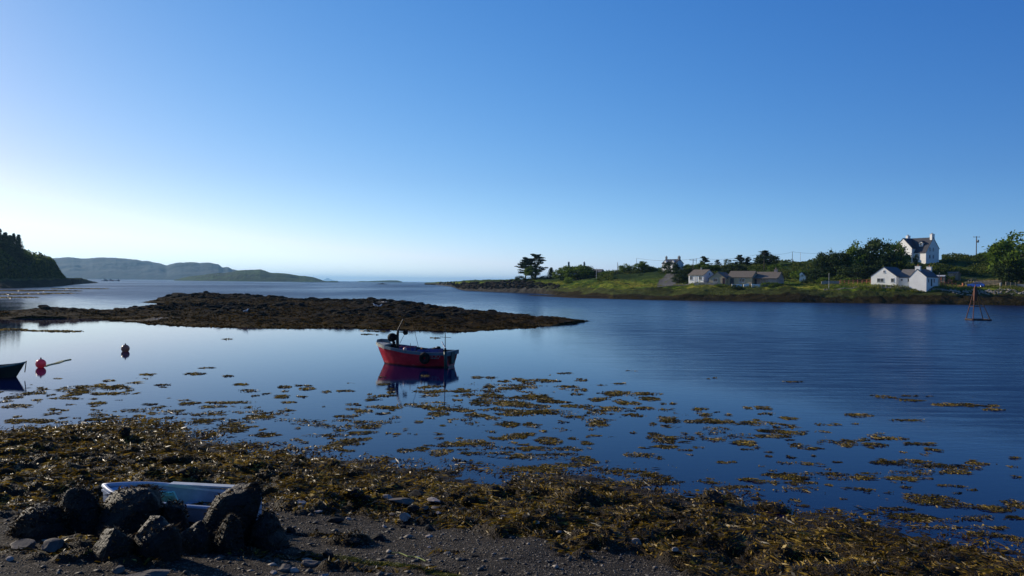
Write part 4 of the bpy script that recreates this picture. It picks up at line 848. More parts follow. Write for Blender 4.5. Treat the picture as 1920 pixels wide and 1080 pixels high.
along('garden_wall', 1409, 1426, .95, .22, M['white'], 'white garden wall in front of the pink bungalow', 'wall', 213, 213)
along('garden_wall', 1427, 1441, .8, .22, M['stonew'], 'grey shaded garden wall at the end of the pink bungalow', 'wall', 213, 212, 5)
along('garden_wall', 1302, 1345, .8, .25, M['stonew'], 'long brown stone wall in front of the white and cream bungalows', 'wall', 221, 217)
along('timber_fence', 1575, 1633, 1, .08, M['redwood'], 'long red brown rail fence running up to the cottage', 'fence', 212, 211, 10, (.45, .95), 8)
along('timber_fence', 1728, 1745, 1, .08, M['redwood'], 'short red fence against the shaded end of the cottage', 'fence', 205, 205, 5, (.3, .7, 1.0), 4)
along('timber_fence', 1758, 1792, 1, .08, M['redwood'], 'low red rail fence below the sheds', 'fence', 208, 206, 6, (.3, .6, .9), 6)
along('timber_fence', 1792, 1806, 1, .08, M['redwood'], 'low single red rail ending at the square post', 'fence', 206, 204, 4, (.2, .4), 3)
e = empty('gate_pillar', LP(1806, 203.5), 0, 'square rust red pillar ending the low rail fence', 'post'); MB().box(-.25, .25, -.25, .25, -.4, 1.15).box(-.3, .3, -.3, .3, 1.15, 1.25).build('pillar', M['redwood'], e)
along('field_fence', 1806, 1830, 1, .05, M['timber'], 'thin wire fence climbing the field behind the blue car', 'fence', 204, 222, 8, (.4, .9), 6)
along('field_fence', 1826, 1878, 1, .05, M['timber'], 'brown post fence across the dry yellow field', 'fence', 208, 212, 10, (.5, .9), 22)
along('field_wall', 1540, 1574, .9, .4, M['stonew'], 'low grey stone boundary wall beyond the lamp post', 'wall', 214, 213, 8)
e = along('farm_gate', 1886, 1904, 1, .05, M['timber'], 'pale tubular field gate under the big edge tree', 'gate', 202, 202, 4, (.3, .6, .9, 1.2), 3)
e = empty('gate_post', LP(1876, 201.5), 0, 'pale grey stone gatepost beside the dark bush', 'post'); MB().box(-.2, .2, -.2, .2, -.4, 1.5).lathe((0, 0, 1.5), [(.2, 0), (.14, .12), (0, .16)], 8).build('post_shaft', M['stonew'], e)
along('field_wall', 1906, 1960, 1.0, .45, M['stonew'], 'rubble stone wall at the end of the shore road', 'wall', 202, 198, 8)
# track up to the white house
tk = MB(); tp = [(1262, 222, 5), (1258, 232, 4.5), (1252, 246, 3.6), (1256, 262, 3.2), (1264, 280, 2.8)]
tv = []; TS = 24
for i in range(TS + 1):
    f = i / TS * (len(tp) - 1); k = min(int(f), len(tp) - 2); f -= k; px = tp[k][0] * (1 - f) + tp[k + 1][0] * f; d = tp[k][1] * (1 - f) + tp[k + 1][1] * f; hw = tp[k][2] * (1 - f) + tp[k + 1][2] * f
    for j in range(9): u = -1 + j / 4; pp = px + u * hw / d * FPX; tv.append(tuple(LP(pp, d, .12)))
me = bpy.data.meshes.new('gravel_track'); me.from_pydata(tv, [], [(i * 9 + j, i * 9 + j + 1, (i + 1) * 9 + j + 1, (i + 1) * 9 + j) for i in range(TS) for j in range(8)]); me.update()
o = link('gravel_road', me, M['road'], smooth=True); tag(o, None, None, None, 'structure')
# rubble bank: boulders along the top of the far shore
rb = np.random.default_rng(5); RBV = MB()
M['rubble'] = flat_mat('pale_rubble', (.27, .235, .19), .95, .75, .6, bump=.4)
for i in range(900):
    px = rb.uniform(1545, 1990) if i % 4 else rb.uniform(1660, 1800); zn = rb.uniform(2.55, 2.95) if px > 1650 else rb.uniform(2.8, 2.95)
    if px > 1780 and rb.random() < .6: zn = rb.uniform(2.1, 2.9)
    d = np.interp(px, [1500, 1600, 1700, 1800, 1920, 2150], [199 + 8 * (zn - 2), 197.5 + 6.5 * (zn - 2), 196 + 6 * (zn - 2), 193 + 5.5 * (zn - 2), 191 + 5.5 * (zn - 2), 181 + 7 * (zn - 2)])
    q = LP(px, d); r = rb.uniform(.08, .24) * (1.15 if px > 1780 else 1); RBV.ball((q.x, q.y, q.z + r * .35), r, 7, 5, (1.3, 1, .8), .22, i)
o = RBV.build('shore_rubble', M['rubble']); tag(o, 'pale rubble stones lining the bank below the cottage', 'rubble', None, 'stuff')
# ragged black rocks along the point
M['crag'] = flat_mat('dark_shore_rock', (.034, .028, .021), .95, .6, .5, bump=.6, spec=.05)
RBV = MB()
for i in range(520):
    px = rb.uniform(822, 1050); f = rb.random(); w0 = np.interp(px, [822, 846, 860, 874, 915, 960, 1010, 1060], [985, 725, 460, 392, 352, 330, 307, 275])
    d = w0 * (1 + .045 * f); q = LP(px, d); r = rb.uniform(.25, 1.0) * (1.25 if px < 1000 else .7); RBV.ball((q.x, q.y, q.z + r * .1), r, 7, 5, (1.4, 1, .85), .3, i)
o = RBV.build('shore_rock_outcrop', M['crag']); tag(o, 'jagged dark rocks along the low point', 'rocks', None, 'stuff')
# utility poles
M['polewood'] = flat_mat('pole_wood', (.085, .065, .05), .85, .3, 5)
M['metal'] = flat_mat('galvanised_metal', (.35, .36, .37), .45, .15, 5, metallic=.6)
def pole(name, px, top, d, label, rad=.13, cross=False, trafo=False, bottom=None, mat=None, cat='pole', lean=0.0):
    b = LP(px, d, -.4); zt = D(px, top, d)[2]; e = empty(name, b, 0, label, cat, 'poles along the far shore'); h = zt - b.z
    MB().tube([(0, 0, 0), (lean, 0, h)], [rad, rad * .75], 8).build('shaft', mat or M['polewood'], e)
    if cross:
        MB().box(-1.2, 1.2, -.06, .06, h - .35, h - .2).build('crossarm', mat or M['polewood'], e)
        for u in (-1.1, 0, 1.1): MB().lathe((u, 0, h - .2), [(0, 0), (.06, 0), (.09, .1), (.05, .25), (0, .28)], 8).build('insulator', M['metal'], e, True)
    if trafo: MB().lathe((.45, -.1, h - 2.3), [(0, 0), (.36, .05), (.38, .9), (.3, 1.0), (0, 1.05)], 12).build('transformer', M['metal'], e, True)
    return Vector((b.x + lean, b.y, zt))
p1 = pole('utility_pole', 1829.5, 443, 262, 'tall utility pole with crossarm and transformer on the bare hill crest', .17, True, True)
p2 = pole('utility_pole', 1485, 472, 290, 'thin dark pole on the skyline, darker of the pair', .11)
p3 = pole('utility_pole', 1500, 473, 292, 'thin pale pole with side bracket, fainter of the skyline pair', .08, mat=M['metal'])
p4 = pole('utility_pole', 1432, 474, 270, 'pole standing in front of the domed evergreen', .14)
p5 = pole('utility_pole', 1299, 486, 240, 'pole rising behind the white bungalow', .12, True)
p6 = pole('utility_pole', 1305, 484.5, 282, 'thin pole just inland of the bungalow pole', .09)
p7 = pole('utility_pole', 1193, 484, 312, 'thin pole above the tree row', .09)
p8 = pole('utility_pole', 1157.5, 492, 300, 'dark pole alone on the seaward slope', .13)
pole('lamp_post', 1554, 512, 206, 'thin pale lamp post on the shore grass', .07, mat=M['metal'], cat='lamp post')
pole('lamp_post', 1761, 511, 203, 'thin tall flagless pole on the grass by the low fence', .06, mat=M['metal'], cat='lamp post')
pole('marker_post', 1118, 503, 290, 'pale thin post by the grey house', .10, mat=M['metal'])
def wire(a, b, sag, label, r=.035):
    pts = [a.lerp(b, i / 14) - Vector((0, 0, sag * 4 * (i / 14) * (1 - i / 14))) for i in range(15)]
    o = MB().tube(pts, r, 5).build('overhead_wire', M['polewood']); tag(o, label, 'power line', 'power lines')
wire(p7, p6, 1.0, 'sagging wire from the tree row to the bungalow poles'); wire(p6, p4, 1.2, 'sagging wire from the bungalow poles to the evergreen'); wire(p4, p2, .8, 'sagging wire from the evergreen to the skyline pole'); wire(p2, LP(1560, 285, 4), .6, 'sagging wire running into the big dark tree')
# blue car by the wall
def car(px, d, ex, label):
    M['carblue'] = flat_mat('blue_car_paint', (.02, .09, .42), .22, .05, 1, bump=0, metallic=.2); M['tyre'] = flat_mat('tyre_rubber', (.02, .02, .02), .8, .2, 4); M['rim'] = flat_mat('alloy_rim', (.4, .4, .42), .3, .1, 4, metallic=.8)
    az = math.atan((px - 960) / FPX); e = empty('parked_car', LP(px, d, .02), -az - R(ex), label, 'car'); m = MB()
    prof = [(-2.05, .35), (-2.08, .75), (-1.95, .98), (-1.05, 1.08), (-.55, 1.42), (.2, 1.5), (1.1, 1.46), (1.75, 1.1), (2.05, 1.0), (2.1, .4), (1.6, .28), (-1.6, .28)]
    b = m.prism(prof, 1, -.84, .84).build('body', M['carblue'], e, False, .05)
    for s in (-1, 1):
        g = MB().prism([(-1.0, 1.1), (-.52, 1.38), (.2, 1.44), (.95, 1.40), (1.45, 1.1)], 1, s * .845, s * .865).build('side_window', M['glass'], e)
    MB().add([(-1.07, -.72, 1.09), (-1.07, .72, 1.09), (-.57, .68, 1.42), (-.57, -.68, 1.42)], [(0, 1, 2, 3)]).build('windscreen', M['glass'], e)
    for x in (-1.3, 1.3):
        for s in (-1, 1):
            w_ = MB().lathe((x, s * .80, .32), [(.0, -.1), (.32, -.1), (.33, 0), (.32, .1), (0, .1)], 18, 1).build('wheel', M['tyre'], e, True); MB().lathe((x, s * .905, .32), [(0, -.01), (.2, -.01), (.2, .01), (0, .015)], 14, 1).build('rim', M['rim'], w_, True)
    for s in (-1, 1): MB().ball((-2.02, s * .6, .78), .13, 10, 6, (.5, 1, .7)).build('headlight', M['frame'], e, True)
car(1830, 203, 8, 'bright blue hatchback parked on the grass beyond the rusty beacon')
# ---------------------------------------------------------------- afloat
M['redhull'] = None
M['bluerub'] = flat_mat('blue_grey_gunwale', (.06, .11, .14), .45, .35, 3)
M['palerub'] = flat_mat('pale_gunwale', (.30, .30, .26), .5, .3, 4)
M['darkint'] = flat_mat('dark_bilge', (.025, .028, .03), .7, .4, 3)
M['black'] = flat_mat('black_rubber', (.008, .008, .008), .75, .2, 5, spec=.15)
M['darkmetal'] = flat_mat('dark_steel', (.03, .028, .026), .5, .4, 6, metallic=.3)
M['rust'] = flat_mat('rusty_steel', (.11, .042, .026), .85, .45, 5, bump=.4)
M['rustdark'] = flat_mat('dark_rusty_steel', (.045, .028, .02), .85, .4, 5, bump=.4)
M['bluebox'] = flat_mat('blue_plastic', (.015, .03, .20), .45, .15, 3)
M['redbox'] = flat_mat('red_plastic', (.22, .02, .03), .45, .15, 3)
M['orange'] = flat_mat('orange_plastic', (.45, .12, .02), .5, .15, 3)
M['greenpost'] = flat_mat('dark_green_paint', (.012, .05, .04), .5, .3, 4)
M['whitep'] = flat_mat('white_plastic', (.6, .6, .58), .5, .1, 3)
def hull_mat():
    t = NT('worn_red_hull'); v = t.coord(); sp = t.n('ShaderNodeSeparateXYZ'); t.l(v, sp.inputs[0]); n = t.noise(v, 2.2, 5, .6); st_ = t.noise(t.coord('Object', (9, 9, .7)), 1.6, 4, .6); sc2 = t.noise(t.coord('Object', (1.2, 1.2, 14)), 2.5, 3)
    c = t.ramp(n, ((.3, (.40, .012, .020)), (.7, (.66, .030, .042)))); c = t.mix(t.math('MULTIPLY', t.smooth(st_, .58, .72), .55), c, (.10, .035, .02))
    c = t.mix(t.math('MULTIPLY', t.smooth(sc2, .64, .72), .5), c, (.45, .22, .20)); lo = t.smooth(t.math('ADD', sp.outputs[2], t.math('MULTIPLY', n, .10)), .17, .07); c = t.mix(t.math('MULTIPLY', lo, .85), c, (.03, .022, .012))
    t.bsdf(c, t.math('ADD', .10, t.math('MULTIPLY', n, .18)), t.bump(n, .1, .01)); return t.m
def loft(name, st, mat, parent, nside=9, inner=0.0, floor=None, cap=True, keel=-.35):
    """open hull from stations (x, half beam, sheer, waterline half beam)"""
    xs = np.linspace(0, 1, 25); key = np.linspace(0, 1, len(st)); S = [np.interp(xs ** .85, key, [q[i] for q in st]) for i in range(4)]
    vs = []; fs = []
    for x, b, sh, wl in zip(*S):
        k = keel * (1 if x < st[-2][0] else .6); P_ = [(0, k), (wl * .55, k * .7), (max(wl * .92, .004), -.06), (max((wl * 1.25 + b * .35) / 1.6, .006), sh * .28), ((wl * .3 + b * .72) / 1.0, sh * .62), (b, sh)]
        if floor is not None: P_ = [(0, floor), (max(wl * .7, .002), floor), ((wl * .3 + b * .72) - inner, max(sh * .62, floor + .02)), (max(b - inner, .002), sh)]
        t = np.linspace(0, len(P_) - 1, nside); yy = np.interp(t, range(len(P_)), [p[0] for p in P_]); zz_ = np.interp(t, range(len(P_)), [p[1] for p in P_])
        L0 = st[-1][0]; rk = lambda z: x - .11 * L0 * max(0, (x / L0 - .55) / .45) ** 2 * (1 - max(z, -.3) / sh)
        row = [(rk(z), -y, z) for y, z in zip(yy[::-1], zz_[::-1])] + [(rk(z), y, z) for y, z in zip(yy[1:], zz_[1:])]; vs += row
    n = 2 * nside - 1
    for i in range(24):
        for j in range(n - 1): a = i * n + j; fs.append((a, a + 1, a + n + 1, a + n))
    if cap: fs.append(tuple(range(n)))
    me = bpy.data.meshes.new(name); me.from_pydata(vs, [], fs); me.update(); o = link(name, me, mat, parent, smooth=True)
    if cap: me.polygons[len(fs) - 1].use_smooth = False
    return o, S
def rail_strip(name, S, mat, parent, i0, i1, out=.035, h=.13, inn=.05, up=.02):
    m = MB(); x, b, sh = S[0], S[1], S[2]
    for s in (-1, 1):
        rows = []
        for i in range(i0, i1 + 1): rows.append([(x[i], s * max(b[i] - inn, .001), sh[i] + up), (x[i], s * (b[i] + out), sh[i] + up), (x[i], s * (b[i] + out), sh[i] - h), (x[i], s * max(b[i] - inn, .001), sh[i] - h)])
        vs = [v for r in rows for v in r]; fs = [(4 * k + j, 4 * k + (j + 1) % 4, 4 * k + 4 + (j + 1) % 4, 4 * k + 4 + j) for k in range(len(rows) - 1) for j in range(4)] + [(0, 1, 2, 3), tuple(len(vs) - 4 + j for j in (3, 2, 1, 0))]
        m.add(vs, fs)
    return m.build(name, mat, parent)
st = [(0, .85, .80, .40), (1.1, .97, .77, .86), (2.2, .98, .83, .80), (3.1, .86, .95, .52), (3.8, .60, 1.02, .24), (4.2, .33, 1.08, .07), (4.5, .03, 1.14, .0)]
c0 = P(835, 690.5); ya = Vector((-.32, -.947, 0)); org = Vector(c0) - ya * .80
bt = empty('fishing_boat', org, math.atan2(.32, -.947), 'red open fishing boat with blue grey gunwale moored on the calm water', 'boat')
hull, S = loft('hull', st, hull_mat(), bt); loft('interior', st, M['darkint'], bt, 7, .07, .12, True)
rail_strip('gunwale', S, M['bluerub'], bt, 0, 14); rail_strip('bow_gunwale', S, M['palerub'], bt, 14, 24)
MB().box(-.06, .04, -.86, .86, .62, .84).build('transom_cap', M['bluerub'], bt)
MB().box(-.10, -.025, -.22, .22, .18, .78).build('transom_pad', M['greenpost'], bt)
MB().add([(4.52, 0, 1.18), (3.75, .56, 1.05), (3.65, 0, 1.12), (3.75, -.56, 1.05), (4.50, 0, 1.15), (3.75, .54, 1.0), (3.65, 0, 1.0), (3.75, -.54, 1.0)], [(0, 1, 2), (0, 2, 3), (0, 4, 5, 1), (1, 5, 6, 2), (2, 6, 7, 3), (3, 7, 4, 0)]).build('foredeck', M['palerub'], bt)
MB().box(3.9, 4.5, -.50, -.44, 1.06, 1.30).prism([(-.5, 1.08), (.12, 1.08), (.0, 1.30), (-.5, 1.30)], 0, 4.44, 4.47).build('bow_board', M['palerub'], bt)
MB().box(1.6, 1.85, -.85, .85, .45, .50).box(.55, .8, -.85, .85, .45, .50).build('thwart', M['darkint'], bt)
hl = MB().tube([(3.55, -.2, .5), (3.55, -.2, 1.2)], .09, 10).lathe((3.65, -.2, 1.42), [(0, -.14), (.22, -.14), (.24, -.05), (.14, 0), (.24, .05), (.22, .14), (0, .14)], 16, 1).build('pot_hauler', M['black'], bt, True)
dv = MB().tube([(3.38, -.35, .6), (3.41, -.35, 1.45), (3.35, -.32, 1.85)], [.09, .085, .06], 10).tube([(3.35, -.32, 1.85), (2.98, -.2, 2.45)], [.045, .03], 8).build('davit', M['darkmetal'], bt)
MB().tube([(3.38, -.32, 1.72), (2.98, -.28, 1.70)], .02, 6).lathe((2.88, -.28, 1.70), [(0, -.06), (.13, -.05), (.10, 0), (.13, .05), (0, .06)], 12, 1).build('davit_block', M['black'], dv)
MB().tube([(2.95, -.28, 1.6), (3.25, -.34, 1.1)], .012, 5).build('hauling_line', M['black'], dv)
MB().tube([(.32, .1, .5), (.34, .1, 2.15)], .022, 8).build('mast', M['darkmetal'], bt); MB().tube([(.0, .1, 1.55), (.62, .1, 1.57)], .014, 6).build('mast_crosstree', M['darkmetal'], bt)
MB().tube([(1.75, .3, .8), (2.15, .3, 2.25)], .010, 6).build('whip_aerial', M['black'], bt); MB().tube([(1.98, .9, .8), (1.98, .9, 1.25)], .012, 6).build('rail_stanchion', M['darkmetal'], bt)
MB().tube([(-.06, .86, -.3), (-.04, .88, .5), (-.02, .88, .88)], [.09, .085, .08], 10).build('corner_fender_post', M['greenpost'], bt, True)
MB().tube([(-.02, .88, .88), (-.01, .86, 1.06)], [.075, .05], 10).build('post_cap', M['black'], bt, True)
MB().tube([(.0, .8, 1.02), (.32, .55, 1.35)], [.035, .03], 8).build('tiller_handle', M['whitep'], bt)
nm = MB(); rn = random.Random(3)
def hull_y(x, z):
    b = np.interp(x, S[0], S[1]); sh = np.interp(x, S[0], S[2]); wl = np.interp(x, S[0], S[3]); a = (wl * .3 + b * .72); c = (wl * 1.25 + b * .35) / 1.6
    return float(np.interp(z, [sh * .28, sh * .62, sh], [c, a, b]))
for r_, z in ((0, .57), (1, .47)):
    x = .86
    for k in range(7 if r_ else 8):
        if not (r_ == 0 and k in (3, 6)):
            y = hull_y(x, z) + .006; nm.box(x - .035, x, y, y + .006, z, z + .065)
        x -= .075
nm.build('painted_name', M['palerub'], bt)
def on_boat(x, y, z): return bt.matrix_world @ Vector((x, y, z)) if False else org + Matrix.Rotation(math.atan2(.32, -.947), 3, 'Z') @ Vector((x, y, z))
BR = math.atan2(.32, -.947)
def crate(name, x, y, z, sx, sy, sz, mat, label, rz=0, band=None, rot=None):
    e = empty(name, on_boat(x, y, z), BR + rz, label, 'crate', 'gear aboard the red boat'); t = .02
    m = MB().box(-sx / 2, sx / 2, -sy / 2, sy / 2, 0, t); m.box(-sx / 2, sx / 2, -sy / 2, -sy / 2 + t, t, sz).box(-sx / 2, sx / 2, sy / 2 - t, sy / 2, t, sz).box(-sx / 2, -sx / 2 + t, -sy / 2 + t, sy / 2 - t, t, sz).box(sx / 2 - t, sx / 2, -sy / 2 + t, sy / 2 - t, t, sz); m.build('body', mat, e)
    r = MB()
    for a in ((-sx / 2 - .02, sx / 2 + .02, -sy / 2 - .02, -sy / 2 + .0), (-sx / 2 - .02, sx / 2 + .02, sy / 2, sy / 2 + .02), (-sx / 2 - .02, -sx / 2, -sy / 2, sy / 2), (sx / 2, sx / 2 + .02, -sy / 2, sy / 2)): r.box(*a, sz - .05, sz + .004)
    r.build('rim', band or mat, e); return e
crate('fish_crate', 2.42, .30, .50, .80, .5, .26, M['bluebox'], 'blue fish crate under the red one amidships in the red boat', .1, M['redbox']); crate('fish_crate', 2.44, .28, .764, .80, .5, .26, M['bluebox'], 'topmost fish crate with a red rim amidships in the red boat', .16, M['redbox'])
crate('fish_crate', .78, .35, .60, .66, .45, .36, M['bluebox'], 'deep blue fish crate beside the mast of the red boat', -.1); crate('fish_crate', 1.42, .42, .58, .6, .42, .28, M['bluebox'], 'lower blue fish crate forward of the deep blue one', .15); crate('fish_crate', 1.55, -.4, .5, .6, .42, .26, M['darkint'], 'dark fish crate on the far side of the red boat', .3)
def ballobj(name, loc, r, mat, label, cat, sq=(1, 1, 1), group=None, eye=True):
    e = empty(name, loc, .4, label, cat, group); MB().ball((0, 0, 0), r, 20, 14, sq).build('ball', mat, e, True)
    if eye: MB().tube([(0, 0, r * .9), (0, 0, r * 1.15)], r * .16, 8).lathe((0, 0, r * 1.22), [(r * .05, -.02), (r * .14, 0), (r * .05, .02)], 10, 1).build('eye', M['darkmetal'], e)
    return e
M['pinkbuoy'] = flat_mat('pink_buoy', (.75, .42, .34), .4, .1, 2); M['redbuoy'] = flat_mat('red_buoy', (.78, .06, .08), .28, .15, 2); M['fouledbuoy'] = flat_mat('fouled_buoy', (.34, .20, .14), .7, .4, 3)
ballobj('net_float', on_boat(2.35, .80, .90), .10, M['pinkbuoy'], 'small pink float resting on the gunwale of the red boat', 'float')
ballobj('net_float', on_boat(1.62, .25, .92), .06, M['orange'], 'tiny orange float on top of the blue crates', 'float')
ballobj('net_float', on_boat(.72, .30, 1.0), .075, M['whitep'], 'tiny white float on the deep blue crate', 'float')
sk = empty('oilskin_bundle', on_boat(.75, .32, .88), 0, 'dark bundle heaped on the deep blue crate beside the mast', 'bundle'); MB().ball((0, 0, .04), .24, 12, 8, (1, .8, .45), .12, 3).ball((.12, 0, .12), .12, 10, 7, (1, 1, .7), .1, 4).build('cloth', M['black'], sk, True)
q = on_boat(1.10, 1.02, .50); ty = empty('tyre_fender', q, BR, 'black tyre fender hung on the side of the red boat', 'fender')
tm = bpy.data.meshes.new('tyre'); bmt = bmesh.new()
for i in range(20):
    for j in range(10):
        a, b_ = 2 * math.pi * i / 20, 2 * math.pi * j / 10; rr = .19 + .125 * math.cos(b_); bmt.verts.new((rr * math.cos(a), .085 * math.sin(b_), rr * math.sin(a)))
bmt.verts.ensure_lookup_table()
for i in range(20):
    for j in range(10): bmt.faces.new([bmt.verts[k] for k in (i * 10 + j, ((i + 1) % 20) * 10 + j, ((i + 1) % 20) * 10 + (j + 1) % 10, i * 10 + (j + 1) % 10)])
bmt.to_mesh(tm); bmt.free(); link('tyre', tm, M['black'], ty, smooth=True); MB().tube([(0, 0, .3), (0, -.08, .42)], .015, 6).build('lashing', M['black'], ty)
# buoys
def vinyl(name, c):
    t = NT(name); n = t.noise(t.coord(), 6, 4); k = t.ramp(n, ((.3, tuple(x * .75 for x in c)), (.7, c))); b = t.bsdf(k, .3); tr = t.n('ShaderNodeBsdfTranslucent'); t.l(k, tr.inputs[0]); mx = t.n('ShaderNodeMixShader'); mx.inputs[0].default_value = .45
    t.l(b.outputs[0], mx.inputs[1]); t.l(tr.outputs[0], mx.inputs[2]); t.l(mx.outputs[0], t.out.inputs[0]); return t.m
M['redbuoy'] = vinyl('red_vinyl', (.85, .17, .19)); M['fouledbuoy'] = vinyl('orange_brown_vinyl', (.42, .25, .18))
q = P(76.5, 689.5); ballobj('mooring_buoy', (q[0], q[1], .20), .235, M['redbuoy'], 'glossy red mooring buoy beside the yellow floating rope', 'buoy', group='mooring buoys')
q = P(235, 659); ballobj('mooring_buoy', (q[0], q[1], .18), .245, M['fouledbuoy'], 'faded orange brown mooring buoy alone on the calm water', 'buoy', group='mooring buoys')
M['yrope'] = vinyl('yellow_rope', (.95, .82, .28))
rp = MB(); pr_ = [P(a, b, .012) for a, b in ((86, 686), (93, 684), (98, 682.5), (104, 681), (112, 679), (120, 676.5), (131, 674))]
for k in range(4): rp.tube([(x + (.04 * k - .06) * math.sin(i * 1.7 + k), y + .10 * (k - 1.5) * min(i, 6 - i + 1) * .5 + .05 * math.cos(i * 2 + k), z) for i, (x, y, z) in enumerate(pr_)], .035, 6)
tag(rp.build('floating_rope', M['yrope']), 'yellow rope floating loose behind the red buoy', 'rope')
# dark dinghy at the frame edge
M['darkhull'] = flat_mat('dark_green_hull', (.022, .032, .026), .5, .35, 3); M['tealrail'] = flat_mat('teal_rail', (.05, .16, .18), .45, .3, 3)
st2 = [(0, .60, .44, .5), (.8, .70, .42, .62), (1.7, .70, .46, .6), (2.5, .56, .53, .40), (3.0, .32, .60, .18), (3.3, .05, .68, .02), (3.34, .02, .69, .0)]
q = P(37, 706.5); hd = Vector((.965, .26, 0)).normalized(); o2 = Vector(q) - hd * 3.1
db = empty('rowing_boat', o2, math.atan2(hd.y, hd.x), 'dark green rowing boat with teal rail, only its bow in view', 'boat')
_, S2 = loft('hull', st2, M['darkhull'], db, keel=-.2); loft('interior', st2, M['darkint'], db, 7, .04, .06, True); rail_strip('gunwale', S2, M['tealrail'], db, 0, 24, .02, .05, .03, .01)
MB().box(1.2, 1.42, -.62, .62, .26, .29).build('thwart', M['timber'], db); MB().box(-.03, .0, -.6, .6, .1, .45).build('transom', M['darkhull'], db)
MB().tube([(3.3, 0, .2), (3.36, 0, .72)], .02, 6).build('stem_band', M['rust'], db)
# rusty beacon standing in the bay
q = P(1834, 600.5); bc = empty('beacon_tower', (q[0], q[1], 0), R(-8), 'rusty four legged steel beacon frame standing in the water', 'beacon')
hb_ = 1.12; H = 4.1; tx = -.42
for i, (sx, sy) in enumerate(((-1, -1), (1, -1), (1, 1), (-1, 1))):
    MB().tube([(sx * hb_, sy * hb_ * .9, .0), (sx * .12 + tx, sy * .12, H)], [.06, .05], 6).build('leg', M['rust'] if sx < 0 else M['rustdark'], bc)
m = MB()
for a, b in (((-1, -1), (1, -1)), ((1, -1), (1, 1)), ((1, 1), (-1, 1)), ((-1, 1), (-1, -1))): m.tube([(a[0] * hb_ * 1.04, a[1] * hb_ * .93, .10), (b[0] * hb_ * 1.04, b[1] * hb_ * .93, .10)], .11, 6)
m.build('base_frame', M['rustdark'], bc); m = MB(); f = .46
pc = [(sx * (hb_ * (1 - f) + .12 * f) + tx * f, sy * (hb_ * .9 * (1 - f) + .12 * f), H * f) for sx, sy in ((-1, -1), (1, -1), (1, 1), (-1, 1))]
for i in range(4): m.tube([pc[i], pc[(i + 1) % 4]], .045, 6)
m.build('cross_brace', M['rustdark'], bc)
MB().box(tx - .17, tx + .17, -.17, .17, 2.7, 4.35).prism([(tx - .17, 4.35), (tx + .17, 4.35), (tx, 4.85)], 1, -.1, .1).build('lantern_box', M['rust'], bc)
MB().tube([(tx, 0, 4.7), (tx, 0, 5.1)], .04, 6).build('top_spike', M['rustdark'], bc)
# far working boats off the headland
M['farwhite'] = flat_mat('far_white_paint', (.45, .45, .47), .5, .1, 1); M['farhull'] = flat_mat('far_dark_hull', (.03, .04, .06), .5, .2, 1); M['farred'] = flat_mat('far_red_paint', (.25, .05, .06), .5, .2, 1)
def workboat(px, py, L, label, hm, wh, flip=1):
    q = P(px, py); e = empty('work_boat', (q[0], q[1], 0), 0 if flip > 0 else math.pi, label, 'boat', 'boats anchored off the headland')
    s_ = [(-L / 2, 1.6, 1.1, 1.5), (0, 2.0, 1.1, 1.9), (L * .3, 1.6, 1.5, 1.3), (L / 2, .1, 2.2, .05)]; s_ = [(a + L / 2, b, c, d_) for a, b, c, d_ in s_]
    o, _ = loft('hull', s_, hm, e, keel=-.6); MB().box(.0, L * .9, -1.3, 1.3, .7, .95).build('deck', M['greyw'], e)
    if wh: w_ = MB().box(*wh, -1.1, 1.1, .95, 3.3).build('wheelhouse', M['farwhite'], e); MB().box(wh[0] + .2, wh[1] + .03, -1.13, 1.13, 2.3, 2.9).build('window_band', M['glass'], w_)
    MB().tube([(L * .4, 0, 1), (L * .4, 0, 5.2)], .12, 6).build('mast', M['darkmetal'], e); return e
workboat(191, 526.8, 11, 'grey workboat with a square wheelhouse, seaward of the anchored cluster', M['farhull'], (4.5, 8)); e = workboat(203, 526.8, 10, 'red and white workboat in the middle of the anchored cluster', M['farred'], (2.5, 5.5)); workboat(213, 526.8, 12, 'long low dark workboat at the open end of the anchored cluster', M['farhull'], (8.2, 9.8))
# gulls on the reef
M['gullw'] = flat_mat('white_feathers', (.7, .7, .7), .8, .05, 5); M['gullg'] = flat_mat('grey_feathers', (.25, .27, .3), .8, .1, 5)
def gull(px, py, rz, label):
    q = reef_at(px, py); e = empty('gull', q + Vector((0, 0, .02)), rz, label, 'bird', 'gulls resting on the reef')
    MB().tube([(-.36, 0, .30), (-.18, 0, .31), (.0, 0, .30), (.16, 0, .36), (.21, 0, .47), (.26, 0, .53), (.33, 0, .53), (.40, 0, .51)], [.02, .08, .12, .10, .055, .065, .04, .008], 10).build('body', M['gullw'], e, True)
    for s in (-1, 1): MB().ball((-.08, s * .10, .33), .2, 10, 6, (1.25, .16, .42)).build('wing', M['gullg'], e, True); MB().tube([(.02, s * .04, .22), (.03, s * .04, 0), (.09, s * .04, 0)], .012, 5).build('leg', M['orange'], e)
gull(703.5, 577, 2.8, 'white gull on the reef, nearer the anchored cluster'); gull(711.5, 578.5, .4, 'second gull on the reef facing the open channel'); gull(461, 589, 1.0, 'lone gull low on the middle of the reef')
# ---------------------------------------------------------------- foreground
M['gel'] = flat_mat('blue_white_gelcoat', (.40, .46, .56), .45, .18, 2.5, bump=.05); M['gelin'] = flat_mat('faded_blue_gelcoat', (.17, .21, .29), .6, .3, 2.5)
M['teal'] = flat_mat('teal_plastic', (.22, .62, .58), .5, .2, 4); M['creel'] = None
pB = PG(318, 965); DNZ = pB.z + .02
